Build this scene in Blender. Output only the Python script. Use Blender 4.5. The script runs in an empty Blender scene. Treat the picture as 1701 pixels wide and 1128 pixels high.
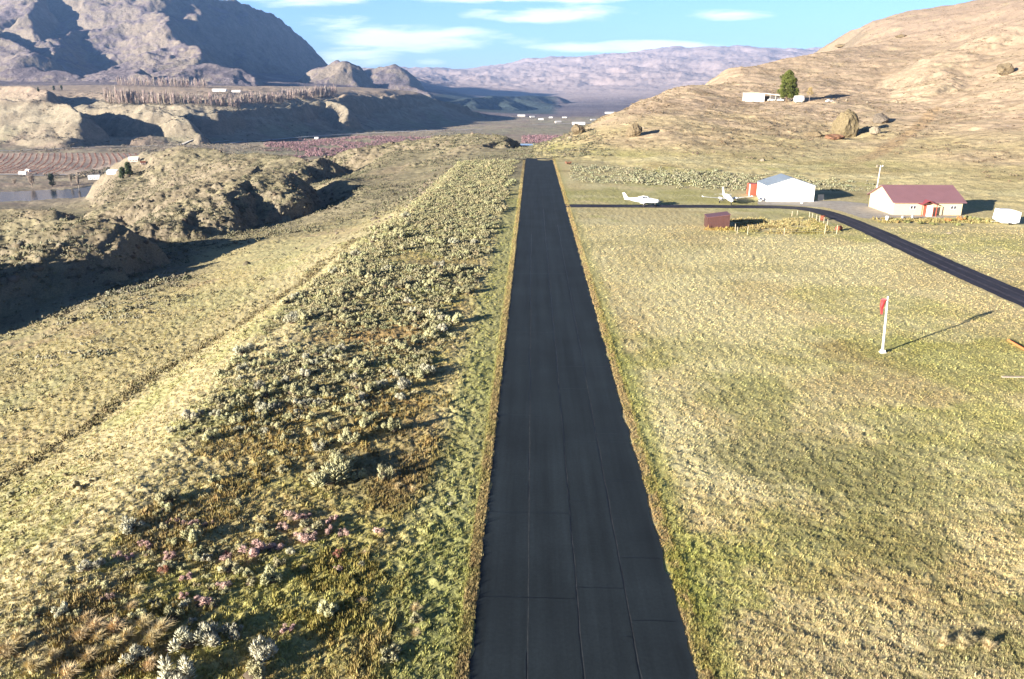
import bpy, bmesh, math, random
import numpy as np
from mathutils import Vector, Matrix

R = math.radians
scene = bpy.context.scene
col = scene.collection

# ------------------------------------------------------------------ camera
F_PX = 1300.0                       # focal length in pixels of a 1701 px wide frame
PITCH = math.atan(415 / F_PX)
YAW = math.atan(35 / F_PX * math.cos(PITCH))
CAM_H = 24.7
cam_data = bpy.data.cameras.new('camera')
cam_data.sensor_width = 36.0
cam_data.lens = 36.0 * F_PX / 1701.0
cam_data.clip_start = 0.5
cam_data.clip_end = 60000
cam = bpy.data.objects.new('camera', cam_data)
col.objects.link(cam)
cam.location = (0, 0, CAM_H)
cam.rotation_euler = (math.pi / 2 - PITCH, 0, YAW)
scene.camera = cam

# ------------------------------------------------------------------ sun, sky, exposure
SUN_EL = R(12.2)
SH_AZ = R(52)                       # shadows run this way, clockwise from +Y
SUN_DIR = Vector((-math.sin(SH_AZ) * math.cos(SUN_EL), -math.cos(SH_AZ) * math.cos(SUN_EL), math.sin(SUN_EL)))
sd = bpy.data.lights.new('sun', 'SUN')
sd.energy = 5.0
sd.angle = R(0.55)
sd.color = (1.0, 0.92, 0.79)
sun = bpy.data.objects.new('sun', sd)
col.objects.link(sun)
sun.location = (-60, -60, 120)
sun.rotation_euler = (-SUN_DIR).to_track_quat('-Z', 'Y').to_euler()
scene.view_settings.view_transform = 'Standard'
scene.view_settings.look = 'None'
scene.view_settings.gamma = 1.0
scene.view_settings.exposure = 2.08

world = bpy.data.worlds.new('World')
scene.world = world
world.use_nodes = True
def build_world():
    nt = world.node_tree
    N, L = nt.nodes, nt.links
    N.clear()
    out = N.new('ShaderNodeOutputWorld')
    bg = N.new('ShaderNodeBackground')
    sky = N.new('ShaderNodeTexSky')
    sky.sky_type = 'NISHITA'
    sky.sun_disc = False
    sky.sun_elevation = SUN_EL
    sky.sun_rotation = SH_AZ + math.pi
    sky.altitude = 300
    sky.air_density = 1.0
    sky.dust_density = 0.3
    sky.ozone_density = 3.0
    bg.inputs['Strength'].default_value = 0.045
    # clouds: soft banks low over the hills, placed by direction
    tc = N.new('ShaderNodeTexCoord')
    sep = N.new('ShaderNodeSeparateXYZ')
    L.new(tc.outputs['Generated'], sep.inputs[0])
    def math_(op, a, b=None, clamp=False):
        m = N.new('ShaderNodeMath'); m.operation = op; m.use_clamp = clamp
        for i, q in enumerate((a, b)):
            if q is None: continue
            if isinstance(q, (int, float)): m.inputs[i].default_value = q
            else: L.new(q, m.inputs[i])
        return m.outputs[0]
    ysafe = math_('MAXIMUM', sep.outputs['Y'], 0.05)
    az = math_('DIVIDE', sep.outputs['X'], ysafe)        # tangent of azimuth
    el = math_('DIVIDE', sep.outputs['Z'], ysafe)        # tangent of elevation
    comb = N.new('ShaderNodeCombineXYZ')
    L.new(math_('MULTIPLY', az, 9.0), comb.inputs[0])
    L.new(math_('MULTIPLY', el, 60.0), comb.inputs[1])
    n1 = N.new('ShaderNodeTexNoise'); n1.noise_dimensions = '3D'; n1.inputs['Scale'].default_value = 1.0
    n1.inputs['Detail'].default_value = 7; n1.inputs['Roughness'].default_value = 0.6
    n1.inputs['Distortion'].default_value = 0.3
    L.new(comb.outputs[0], n1.inputs['Vector'])
    total = None
    for (u, v, su, sv, w) in CLOUDS:
        a0 = (u - 885) / F_PX / math.cos(PITCH) + 0.0
        e0 = (149 - v) / F_PX
        da = math_('DIVIDE', math_('SUBTRACT', az, a0), su / F_PX)
        de = math_('DIVIDE', math_('SUBTRACT', el, e0), sv / F_PX)
        q = math_('ADD', math_('MULTIPLY', da, da), math_('MULTIPLY', de, de))
        q = math_('SUBTRACT', w, math_('MULTIPLY', q, w))
        q = math_('MAXIMUM', q, 0.0)
        total = q if total is None else math_('MAXIMUM', total, q)
    f = math_('ADD', total, math_('MULTIPLY', math_('SUBTRACT', n1.outputs['Fac'], 0.5), 1.9))
    gate = math_('MINIMUM', math_('MULTIPLY', total, 5.0), 1.0)
    f = math_('MULTIPLY', f, gate)
    ramp = N.new('ShaderNodeMapRange'); ramp.interpolation_type = 'SMOOTHSTEP'
    ramp.inputs['From Min'].default_value = 0.22; ramp.inputs['From Max'].default_value = 0.85
    L.new(f, ramp.inputs['Value'])
    mix = N.new('ShaderNodeMix'); mix.data_type = 'RGBA'
    L.new(ramp.outputs[0], mix.inputs['Factor'])
    tint = N.new('ShaderNodeMix'); tint.data_type = 'RGBA'; tint.blend_type = 'MULTIPLY'
    tint.inputs['Factor'].default_value = 1.0
    L.new(sky.outputs[0], tint.inputs['A'])
    tint.inputs['B'].default_value = SKY_TINT
    # sky gain shaped by elevation: brighter low down, dimmed overhead to darken the shadows
    el2 = math_('MAXIMUM', sep.outputs['Z'], 0.0)
    deep = N.new('ShaderNodeMapRange'); deep.interpolation_type = 'SMOOTHSTEP'
    deep.inputs['From Min'].default_value = 0.10; deep.inputs['From Max'].default_value = 0.5
    deep.inputs['To Min'].default_value = 1.22; deep.inputs['To Max'].default_value = 0.40
    L.new(el2, deep.inputs['Value'])
    sc = N.new('ShaderNodeVectorMath'); sc.operation = 'SCALE'
    L.new(tint.outputs['Result'], sc.inputs[0]); L.new(deep.outputs[0], sc.inputs['Scale'])
    L.new(sc.outputs[0], mix.inputs['A'])
    mix.inputs['B'].default_value = CLOUD_COL
    L.new(mix.outputs['Result'], bg.inputs['Color'])
    L.new(bg.outputs[0], out.inputs['Surface'])
SKY_TINT = (0.70, 0.83, 1.18, 1)
CLOUD_COL = (8.5, 8.8, 9.2, 1)
CLOUDS = [(870, 12, 240, 16, .85), (905, 38, 160, 18, .8), (1165, 40, 95, 11, .6),
          (700, 72, 190, 26, .8), (600, 50, 110, 20, .5), (620, 98, 90, 22, .75),
          (1020, 86, 190, 13, .9), (560, 20, 160, 14, .5), (730, 108, 40, 8, .6), (460, 8, 130, 16, .5),
          (1660, 2, 60, 8, .4), (860, 76, 90, 10, .4), (-200, -60, 300, 40, .6), (1900, -90, 260, 30, .6)]
build_world()

# ------------------------------------------------------------------ pixel <-> point helpers (used once, to place things in metres)
_fw = np.array([-math.sin(YAW) * math.cos(PITCH), math.cos(YAW) * math.cos(PITCH), -math.sin(PITCH)])
_rt = np.array([math.cos(YAW), math.sin(YAW), 0.0])
_up = np.cross(_rt, _fw)
_C = np.array([0, 0, CAM_H])
def ray(u, v): return _fw + _rt * (u - 850.5) / F_PX - _up * (v - 564) / F_PX
def at_depth(u, v, Z): return _C + ray(u, v) * Z
def on_plane(u, v, z=0.0):
    r = ray(u, v)
    return _C + r * ((z - CAM_H) / r[2])
def at_z(u, Z, z):
    d = _rt * (u - 850.5) / F_PX
    v = 149 + (CAM_H - z) * F_PX / (Z * math.cos(PITCH))
    return at_depth(u, v, Z)
def project(P):
    d = P - _C
    z = d @ _fw
    return 850.5 + F_PX * (d @ _rt) / z, 564 - F_PX * (d @ _up) / z, z

# ------------------------------------------------------------------ noise
_rs = np.random.RandomState(11)
_T = _rs.rand(256, 256).astype(np.float32)
def vnoise(x, y):
    xi = np.floor(x).astype(np.int64); yi = np.floor(y).astype(np.int64)
    fx = (x - xi); fy = (y - yi)
    fx = fx * fx * fx * (fx * (fx * 6 - 15) + 10); fy = fy * fy * fy * (fy * (fy * 6 - 15) + 10)
    x0 = xi & 255; x1 = (xi + 1) & 255; y0 = yi & 255; y1 = (yi + 1) & 255
    a = _T[x0, y0]; b = _T[x1, y0]; c = _T[x0, y1]; d = _T[x1, y1]
    return (a * (1 - fx) + b * fx) * (1 - fy) + (c * (1 - fx) + d * fx) * fy
def fbm(x, y, scale, octv=4, rough=0.5, seed=0.0):
    """fractal noise, about -1..1, feature size = scale metres"""
    s = 0; a = 1; t = 0; f = 1.0 / scale
    for k in range(octv):
        c, sn = math.cos(k * 0.9 + .3), math.sin(k * 0.9 + .3)
        s = s + a * (vnoise((x * c - y * sn) * f + 17.3 * k + seed, (x * sn + y * c) * f + 5.1 * k + seed * 1.7) * 2 - 1)
        t += a; a *= rough; f *= 2.03
    return s / t * 1.5
def ridged(x, y, scale, octv=4, rough=0.5, seed=0.0):
    s = 0; a = 1; t = 0; f = 1.0 / scale
    for k in range(octv):
        c, sn = math.cos(k * 1.1 + .7), math.sin(k * 1.1 + .7)
        n = vnoise((x * c - y * sn) * f + 31.3 * k + seed, (x * sn + y * c) * f + 9.1 * k + seed * 1.3) * 2 - 1
        s = s + a * (1 - np.abs(n) * 2)
        t += a; a *= rough; f *= 2.07
    return s / t
def sstep(x, a, b):
    t = np.clip((x - a) / (b - a), 0, 1)
    return t * t * (3 - 2 * t)
# ------------------------------------------------------------------ terrain
def z_bench(x, y):
    """the runway bench: flat, with a bank falling away on the left"""
    crest = -29.0 + 1.2 * np.sin(y / 23.0) + 0.8 * np.sin(y / 9.0 + 1)
    s = crest - x
    W = np.interp(y, [40, 60, 95, 140, 200], [17, 15.5, 8.5, 4, 4])
    D = np.interp(y, [40, 60, 95, 140, 200], [5.4, 5.2, 4.0, 1.5, 1.0])
    t = np.clip(s / W, 0, 1)
    z = -D * (t * t * (3 - 2 * t) * 0.5 + t * 0.5)
    s2 = np.maximum(s - W, 0)
    sh = np.clip((-17 - x) / 12.0, 0, 1)
    z = z - 0.95 * sh * sh
    z = z - 0.185 * s2 / (1 + s2 / 160.0)
    return z * (1 - sstep(y, 330, 700))
PTS = []
def pv(u, v, Z): PTS.append(at_depth(u, v, Z))
def pz(u, Z, z): PTS.append(at_z(u, Z, z))
for q in [(0,540,145),(0,470,172),(0,400,290),(0,372,380),(0,352,520),
          (150,470,165),(250,428,198),(150,385,330),(150,352,470),(110,345,560),
          (300,440,185),(340,400,226),(300,365,290),(300,330,400),(250,312,520),
          (450,400,200),(450,370,280),(520,345,318),(575,292,418),(450,325,340),(560,300,330),
          (600,370,215),(600,330,270),(600,300,340),(700,315,275),(700,290,330),(700,262,400),
          (800,275,300),(800,255,370),(860,262,325),(860,247,390),(780,243,430),(700,246,440),(640,256,430),(880,253,350),
          # right hill
          (940,240,350),(1000,235,330),(1100,225,330),(1200,200,380),(1300,166,480),(1240,165,480),(1380,164,465),
          (1330,190,400),(1400,225,340),(1500,250,280),(1480,190,400),(1550,180,420),(1600,250,262),(1700,290,215),(1700,200,330),
          (1700,100,520),(1600,120,560),(1500,140,560),(1400,135,600),(1300,125,640),(1200,121,680),(1250,111,740),(1300,101,780),(1350,91,820),(1100,157,560),(1050,174,500),
          (1000,194,430),(950,222,380),(1400,82,850),(1440,42,1080),(1510,24,1150),(1560,27,1180),(1640,4,1150),(1701,-12,1100),
          (1500,85,800),(1600,64,800),(1700,44,700),(1900,-60,900),(1900,60,500),(1900,250,220),
          # plateau behind the bluffs
          (0,150,2100),(0,138,3000),(0,129,3600),(150,142,2700),(150,133,3500),(300,145,2700),(300,133,3500),(450,147,2900),(450,139,3700),
          (560,149,3000),(560,143,3800),(650,152,3000),
          (200,176,1750),(300,180,1700),(400,179,1760),(480,175,1980),(560,163,2200),(640,157,2500),(700,156,2700),
          (-200,150,2000),
          ]: pv(*q)
for q in [(-300,150,-18),(-300,400,-40),(-300,620,-60),(-300,1200,-69),(-300,3000,60),
          # flat bench continues to the foot of the hill
          (900,300,0),(960,290,0),(1100,240,0.2),(1200,235,0),(1300,235,0.3),(1450,215,0.3),(1600,180,0.3),(1700,168,0.2),(1900,150,0),
          (1000,250,0),(1400,200,0),(1500,150,0),(1700,120,0),(1900,100,0),
          # valley floor
          (0,700,-69),(0,900,-69.5),(0,1250,-69),(150,700,-66),(150,900,-69.5),(150,1250,-69),(300,820,-66),(300,1000,-69.5),(300,1350,-69),
          (450,620,-38),(450,900,-69),(450,1400,-69),(600,640,-45),(600,850,-69),(600,1600,-69),(720,600,-40),(720,850,-69),(720,1900,-70),
          (850,520,-38),(850,800,-69),(850,1400,-70),(850,2200,-72),(850,3200,-76),(850,4500,-85),
          (930,520,-35),(950,800,-66),(950,1500,-70),(950,3000,-76),(950,4600,-85),
          (1020,620,-25),(1020,1000,-60),(1100,780,-25),(1100,1200,-60),(1200,980,-10),(1200,1500,-40),(1100,3500,-70),(1300,1000,10),(1300,1600,-20),
          (1300,4000,-40),(1500,1700,60),(1500,4000,60),(1700,1600,110),(1700,4000,100),
          # bluff foot
          (200,1490,-64),(300,1560,-66),(400,1610,-66),(440,1690,-66),(500,1840,-67),(560,1980,-68),(640,2230,-69),(700,2440,-70),(780,2700,-70),(800,3000,-74),(760,3400,-60),
          # far
          (700,4200,-20),(700,5200,20),(850,6400,-50),(1000,6400,-40),(1200,6500,0),(1400,6500,50),
          (640,22000,300),(1000,22000,300),(1400,22000,300),(300,22000,500),(0,22000,500),(1700,22000,300)]: pz(*q)
for q in [(760,140,9000),(900,148,8500),(1050,140,8500),(1200,128,9000),(1400,120,9000),(1700,120,9000),
          (640,116,14000),(730,115,14000),(760,119,14000),(800,114,14000),(860,105,14000),(920,97,14000),(1010,93,14000),(1080,84,14000),(1140,78,14500),(1200,77,14500),
          (1260,82,14500),(1370,81,14500),(1700,75,14500),(300,110,14000),(0,110,14000),
          (0,118,4600),(300,118,4600),(500,130,4800),(0,90,6500),(300,90,6500),(500,120,6500)]: pv(*q)
for X, Y in [(-25,30),(0,30),(30,30),(80,60),(-80,60),(0,100),(60,100),(-60,100),(-25,100),(0,180),(60,150),(-25,180),(0,260),(-20,250),
             (-10,-100),(-60,0),(60,0),(120,40),(-120,60),(30,290),(-20,290),(0,300),(40,200),(20,230),(50,60),(-33,140)]:
    PTS.append(np.array([X, Y, float(z_bench(np.array(float(X)), np.array(float(Y))))]))
P_ = np.array(PTS)
def _tl(x, y):
    r = np.hypot(x, y) + 1e-6
    th = np.clip(np.arctan2(x, np.maximum(y, 1e-3)), -0.80, 0.80)
    return r, np.stack([th * 2.2, np.log(np.maximum(r, 20.0))], -1)
_r, _S = _tl(P_[:, 0], P_[:, 1])
_val = (P_[:, 2] - z_bench(P_[:, 0], P_[:, 1])) / _r
def _phi(d2): return np.sqrt(d2 + 0.0004)          # near-linear kernel: no overshoot
_A = _phi(((_S[:, None] - _S[None]) ** 2).sum(-1))
_n = len(_S)
_M = np.zeros((_n + 3, _n + 3)); _M[:_n, :_n] = _A - 0.0 * np.eye(_n)
_M[:_n, _n] = 1; _M[_n, :_n] = 1; _M[:_n, _n + 1:] = _S; _M[_n + 1:, :_n] = _S.T
_W = np.linalg.solve(_M, np.concatenate([_val, [0, 0, 0]]))
def z_rbf(x, y):
    shp = x.shape; x = x.ravel(); y = y.ravel()
    r, S = _tl(x, y)
    out = _W[_n] + S @ _W[_n + 1:]
    for i in range(_n):
        out += _W[i] * _phi((S[:, 0] - _S[i, 0]) ** 2 + (S[:, 1] - _S[i, 1]) ** 2)
    return (out * r).reshape(shp)

# ridges: poly-line crests with flanks; (pts, slope_left, slope_right, rough amplitude, rough size)
RIDGES = []
def ridge(pts, sl, sr, amp=0.0, size=1.0, rnd=0.0, cliff=0.0, wig=None):
    RIDGES.append((np.array([at_depth(*p) for p in pts]), sl, sr, amp, size, rnd, cliff, wig))
# rocky knolls, left middle distance
ridge([(-120,366,205),(0,360,198),(90,362,192),(165,360,188),(192,370,184),(214,386,181)], .24, 1.1, 1.7, 9, .5)
ridge([(165,360,188),(138,376,182),(112,392,176),(95,402,172)], .22, 1.0, 1.4, 7, .4)
ridge([(-100,440,170),(0,430,172),(60,436,170),(110,452,166)], .25, .9, 1.4, 8, .5)
# off to the left of the frame: throws the long shadow over the hollow
ridge([(-420,380,125),(-300,385,132),(-190,392,140),(-90,418,150)], .5, .8, 1.2, 6, .6)
ridge([(-60,345,330),(20,346,320),(90,350,310)], .3, .45, .7, 8, 1)
ridge([(266,254,620),(285,246,600),(300,240,570),(345,246,540),(380,258,520)], .18, .8, 2.6, 18, 1)
ridge([(330,275,500),(390,258,480),(450,256,460),(520,262,440),(560,270,430)], .16, .8, 2.4, 16, 1)
ridge([(290,322,305),(370,296,303),(430,281,300),(480,285,295),(500,300,290)], .18, .95, 2.0, 12, .5)
ridge([(430,276,300),(408,298,283),(375,322,264),(330,346,250)], .18, 1.0, 1.8, 9, .4)
ridge([(290,246,600),(276,264,560),(262,288,520)], .16, .9, 2.2, 14, .6)
ridge([(545,262,402),(505,272,392),(468,288,378),(440,300,365)], .16, .9, 2.0, 12, .5)
ridge([(245,330,400),(300,322,380),(350,318,370)], .25, .35, .8, 10, 1)
ridge([(560,258,470),(640,238,460),(720,226,450),(800,221,440),(838,226,425),(856,243,410)], .15, .8, 2.2, 13, .5)
ridge([(838,228,425),(800,240,400),(770,252,385),(735,262,372)], .15, .8, 1.6, 9, .5)
ridge([(600,285,400),(700,268,385),(760,258,380)], .14, .6, 1.5, 11, .6)
# lower terraces under the bluffs
ridge([(-150,160,1520),(0,163,1500),(60,170,1480),(115,178,1450),(132,192,1400)], .38, .8, 5, 50, 2)
ridge([(30,205,1400),(80,208,1380),(125,216,1360)], .3, .5, 3, 40, 3)
ridge([(150,238,1370),(200,229,1400),(250,224,1430),(300,231,1450)], .25, .4, 3, 40, 3)
# bluff edges
ridge([(0,142,1900),(45,142,1850),(70,155,1750)], .3, .8, 3, 50, 2)
ridge([(150,176,1600),(220,176,1560),(262,176,1530),(300,196,1480),(330,225,1440)], .5, .95, 7, 40, 2)
ridge([(330,183,1590),(380,182,1680),(440,179,1800),(500,176,1960),(545,166,2080),(566,158,2150),(620,160,2400),(670,156,2560),(700,155,2650),(760,172,2800),(822,200,3000)], .5, .85, 8, 60, 2)
ridge([(540,168,2080),(560,176,2030),(575,190,1990)], .6, .8, 6, 50, 2)
# the great mountain: summit and spurs
ridge([(-700,-150,6500),(-300,-120,6200),(-60,-70,5600),(0,-20,5200),(38,12,4700),(72,68,4100),(60,100,3700)], .5, .95, 75, 420, 12)
ridge([(-100,30,4300),(0,62,4000),(25,92,3700)], .45, .85, 45, 300, 12)
ridge([(-60,-70,5600),(100,-60,5500),(240,-30,5200),(335,-4,5300),(385,8,5600),(440,20,5900),(500,50,6200),(528,72,6400),(540,97,6600)], .6, 1.0, 70, 380, 12)
ridge([(240,-30,5600),(205,0,5300),(240,22,4900),(285,55,4300),(330,92,3850),(345,118,3600)], .42, .9, 60, 330, 12)
ridge([(205,0,5500),(130,50,4700),(70,85,4000)], .4, .6, 45, 300, 12)
ridge([(385,8,5600),(400,24,5500),(425,48,5450)], .5, .9, 60, 240, 12)
# low rocky foothills
ridge([(20,120,3500),(60,112,3500),(110,122,3350)], .3, .65, 22, 110, 5)
ridge([(150,118,3400),(200,112,3350),(230,122,3250),(262,130,3200)], .3, .65, 22, 110, 5)
ridge([(300,112,3600),(350,105,3550),(400,112,3500),(430,124,3450)], .3, .65, 22, 110, 5)
# rocky dome and the smaller hills right of the mountain
ridge([(530,104,4300),(548,99,4200),(575,104,4150),(590,120,4100),(600,142,4000)], .8, 1.2, 34, 150, 6)
ridge([(588,121,5400),(615,114,5300),(640,110,5200),(660,121,5100),(674,141,5000)], .6, .9, 40, 260, 8)
ridge([(600,140,4300),(650,138,4200),(690,147,4100),(705,154,4000)], .4, .7, 20, 120, 6)
# far range with folds
for (p, s) in [([(820,112,13800),(870,130,11500),(900,148,9500),(905,158,8000)], .16), ([(920,97,14000),(980,122,11500),(1010,145,9000)], .16),
               ([(1010,93,14000),(1060,115,12000),(1080,140,9500)], .16), ([(1140,77,14500),(1150,105,12500),(1130,130,10500)], .17),
               ([(1200,77,14500),(1260,105,12500)], .17), ([(700,112,14000),(720,135,11500),(740,150,9500),(745,160,8000)], .16), ([(760,118,14000),(810,138,10500),(830,155,8200)], .15)]:
    ridge(p, s, s * 1.15, 45, 500, 60)
# low hill in the valley that lies in the mountain's shadow
ridge([(715,170,3800),(765,162,4200),(820,159,4700),(870,159,5200),(912,160,5700)], .12, .5, 10, 200, 10)
# right hill: lumps
ridge([(1440,42,1080),(1510,22,1150),(1560,30,1180)], .5, .5, 5, 60, 8)
ridge([(1700,40,640),(1600,90,600),(1520,150,470)], .12, .2, 2.5, 35, 6)

def z_ridges(x, y, z):
    for (P, sl, sr, amp, size, rnd, cliff, wig) in RIDGES:
        ext = (P[:, 2].max() - z.min()) / min(sl, sr) + 5
        cx, cy = P[:, 0], P[:, 1]
        reach = min((P[:, 2].max() + 110) / min(sl, sr), 6000) + 10
        m = (x > cx.min() - reach) & (x < cx.max() + reach) & (y > cy.min() - reach) & (y < cy.max() + reach)
        if not m.any(): continue
        X = x[m]; Y = y[m]
        if amp:
            X = X + fbm(X, Y, size * 2.2, 3, .5, 3) * size * .45; Y = Y + fbm(X, Y, size * 2.2, 3, .5, 8) * size * .45
        best = np.full(X.shape, -1e9)
        rd = float(np.hypot(cx, cy).mean())
        L = cliff if cliff else (rd * .13 if rd < 800 else (rd * .06 if rd < 2600 else 1e9))
        for a, b in zip(P[:-1], P[1:]):
            d = b - a; l2 = d[0] ** 2 + d[1] ** 2
            t = np.clip(((X - a[0]) * d[0] + (Y - a[1]) * d[1]) / l2, 0, 1)
            dx = X - (a[0] + t * d[0]); dy = Y - (a[1] + t * d[1])
            side = dx * 0.77 + dy * 0.64            # away from the sun = the steeper side
            dist = np.hypot(dx, dy)
            w = sstep(side / (dist + 1e-6), -.5, .5)
            s = sl * (1 - w) + sr * w
            h = a[2] + t * d[2] - s * (np.sqrt(dist ** 2 + rnd ** 2) - rnd) - s * w * dist * dist / L
            h = h - (np.maximum(0, dist - 13) ** 2 * .011 if rd < 800 else (s * (1 - w) * dist * dist / L))
            best = np.maximum(best, h)
        if amp:
            below = np.clip((P[:, 2].max() - best) / (amp * 3 + 1e-6), 0, 1)
            best = best + amp * ((ridged(X, Y, size, 5, .6, 2) * .45 if rd < 800 else ridged(X, Y, size, 5, .55, 2) * .75) + (fbm(x[m], y[m], size * .5, 4, .65, 12) * .55 if rd < 800 else 0) - .35) * (0.3 + .7 * below)
        zz = z[m]
        k = max(rnd * .15, .15)
        df = best - zz
        h = np.clip(.5 + .5 * df / (k * 4), 0, 1)
        z[m] = zz * (1 - h) + best * h + k * 4 * h * (1 - h) * .5
    return z

RIVER = np.array([at_z(u, Z, -70)[:2] for u, Z in ((-900, 560), (-300, 700), (0, 722), (90, 735), (170, 770), (260, 850), (420, 1000))])
def dist_poly(x, y, P):
    best = np.full(x.shape, 1e9)
    for a, b in zip(P[:-1], P[1:]):
        d = b - a; l2 = (d ** 2).sum()
        t = np.clip(((x - a[0]) * d[0] + (y - a[1]) * d[1]) / l2, 0, 1)
        best = np.minimum(best, np.hypot(x - a[0] - t * d[0], y - a[1] - t * d[1]))
    return best
def height(x, y, rough=True):
    x = np.asarray(x, float); y = np.asarray(y, float)
    z = z_bench(x, y) + z_rbf(x, y)
    r = np.hypot(x, y)
    # keep the bench truly flat where the runway, roads and yards lie
    flat = sstep(x, -29, -24) * sstep(-y, -300, -285) * (1 - sstep(x - np.interp(y, [0, 120, 170, 195, 230, 240, 300], [140, 130, 100, 84, 70, 40, 12]), 0, 12))
    z = z * (1 - flat)
    z = z_ridges(x, y, z)
    dr = dist_poly(x, y, RIVER)
    z = np.where(dr < 120, np.minimum(z, -74 + 5.2 * sstep(dr, 30, 46) + 60 * sstep(dr, 60, 120)), z)
    if rough:
        nf = 1 - flat
        z = z + nf * fbm(x, y, 22, 4, .5, 5) * np.clip(r / 900, .05, .9) * sstep(r, 60, 250)
        hill = sstep(x, 20, 70) * sstep(z, 1, 6)
        z = z + hill * (fbm(x, y, 55, 5, .55, 9) * 1.5 * sstep(z, 2, 25) + fbm(x, y, 24, 4, .55, 29) * .9) + hill * fbm(x, y, 9, 3, .55, 19) * .4
        far = sstep(r, 1500, 4500)
        z = z + far * fbm(x, y, 420, 5, .55, 4) * 22 * np.clip(r / 5000, .3, 2) * sstep(z, -60, 120)
        z = z + sstep(r, 6800, 8500) * (ridged(x, y, 2600, 5, .45, 14) - .1) * 36 * sstep(z, -40, 150)
        z = z + sstep(r, 3000, 3800) * (1 - sstep(r, 6500, 7500)) * (ridged(x, y, 260, 6, .6, 34) - .2) * 22 * sstep(z, 80, 180)
        z = z + sstep(r, 1250, 1400) * (1 - sstep(r, 2500, 2900)) * ((ridged(x, y, 70, 5, .6, 44) - .2) * 7 + fbm(x, y, 25, 3, .6, 46) * 1.5) * sstep(z, -64, -45) * (1 - .6 * sstep(z, 5, 20))
    return z
def flat_mask(x, y):
    return sstep(x, -29, -24) * sstep(-y, -300, -285) * (1 - sstep(x - np.interp(y, [0, 120, 170, 195, 230, 240, 300], [140, 130, 100, 84, 70, 40, 12]), 0, 12))

# polar grid: rings a pixel or so apart in the picture, columns 0.08 degrees apart
_vs = np.arange(1500, 385, -1.9)
_ra = (CAM_H * F_PX / ((_vs - 149) * math.cos(PITCH)))
_ang = PITCH  # depth -> ground distance
_rings = [4, 7, 10, 13, 16, 18]
for v in _vs:
    p = on_plane(885, v, 0); _rings.append(p[1])
_rings = np.array(_rings)
_last = _rings[-1]
def _geo(a, b, n): return np.exp(np.linspace(math.log(a), math.log(b), n))[1:]
_far = np.concatenate([np.linspace(_last, 620, 560)[1:], _geo(620, 3000, 360), _geo(3000, 7500, 280), _geo(7500, 24000, 130)])
RINGS = np.concatenate([_rings, _far])
COLS = np.radians(np.concatenate([np.linspace(-130, -38, 70)[:-1], np.linspace(-38, 38, 930), np.linspace(38, 130, 70)[1:]]) - math.degrees(YAW))
# ------------------------------------------------------------------ materials
def new_mat(name):
    m = bpy.data.materials.new(name); m.use_nodes = True
    return m, m.node_tree.nodes, m.node_tree.links, m.node_tree.nodes['Principled BSDF']
def noise_node(N, L, vec, scale, detail=4, rough=.55, dist=0.0):
    n = N.new('ShaderNodeTexNoise'); n.inputs['Scale'].default_value = scale
    n.inputs['Detail'].default_value = detail; n.inputs['Roughness'].default_value = rough
    n.inputs['Distortion'].default_value = dist
    if vec is not None: L.new(vec, n.inputs['Vector'])
    return n.outputs['Fac']
def map_range(N, L, val, a, b, c, d):
    n = N.new('ShaderNodeMapRange')
    for k, q in zip(('From Min', 'From Max', 'To Min', 'To Max'), (a, b, c, d)): n.inputs[k].default_value = q
    L.new(val, n.inputs['Value'])
    return n.outputs[0]
def mul_color(N, L, c, fac):
    n = N.new('ShaderNodeVectorMath'); n.operation = 'SCALE'
    L.new(c, n.inputs[0]); L.new(fac, n.inputs['Scale'])
    return n.outputs[0]
def mat_attr(name, scales, amount=.35, bump=.0, bump_scale=8.0, rough=1.0, hue=0.0, bump_dist=.05):
    """base colour from the mesh's own colour attribute, broken up by fractal noise in metres"""
    m, N, L, B = new_mat(name)
    at = N.new('ShaderNodeAttribute'); at.attribute_name = 'Col'
    geo = N.new('ShaderNodeNewGeometry')
    c = at.outputs['Color']
    for s in scales:
        f = noise_node(N, L, geo.outputs['Position'], s, 5, .7)
        c = mul_color(N, L, c, map_range(N, L, f, .3, .7, 1 - amount, 1 + amount))
    L.new(c, B.inputs['Base Color'])
    B.inputs['Roughness'].default_value = rough
    B.inputs['Specular IOR Level'].default_value = 0.12
    if bump:
        f = noise_node(N, L, geo.outputs['Position'], bump_scale, 6, .7)
        b = N.new('ShaderNodeBump'); b.inputs['Strength'].default_value = bump
        b.inputs['Distance'].default_value = bump_dist
        L.new(f, b.inputs['Height']); L.new(b.outputs[0], B.inputs['Normal'])
    return m
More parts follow.
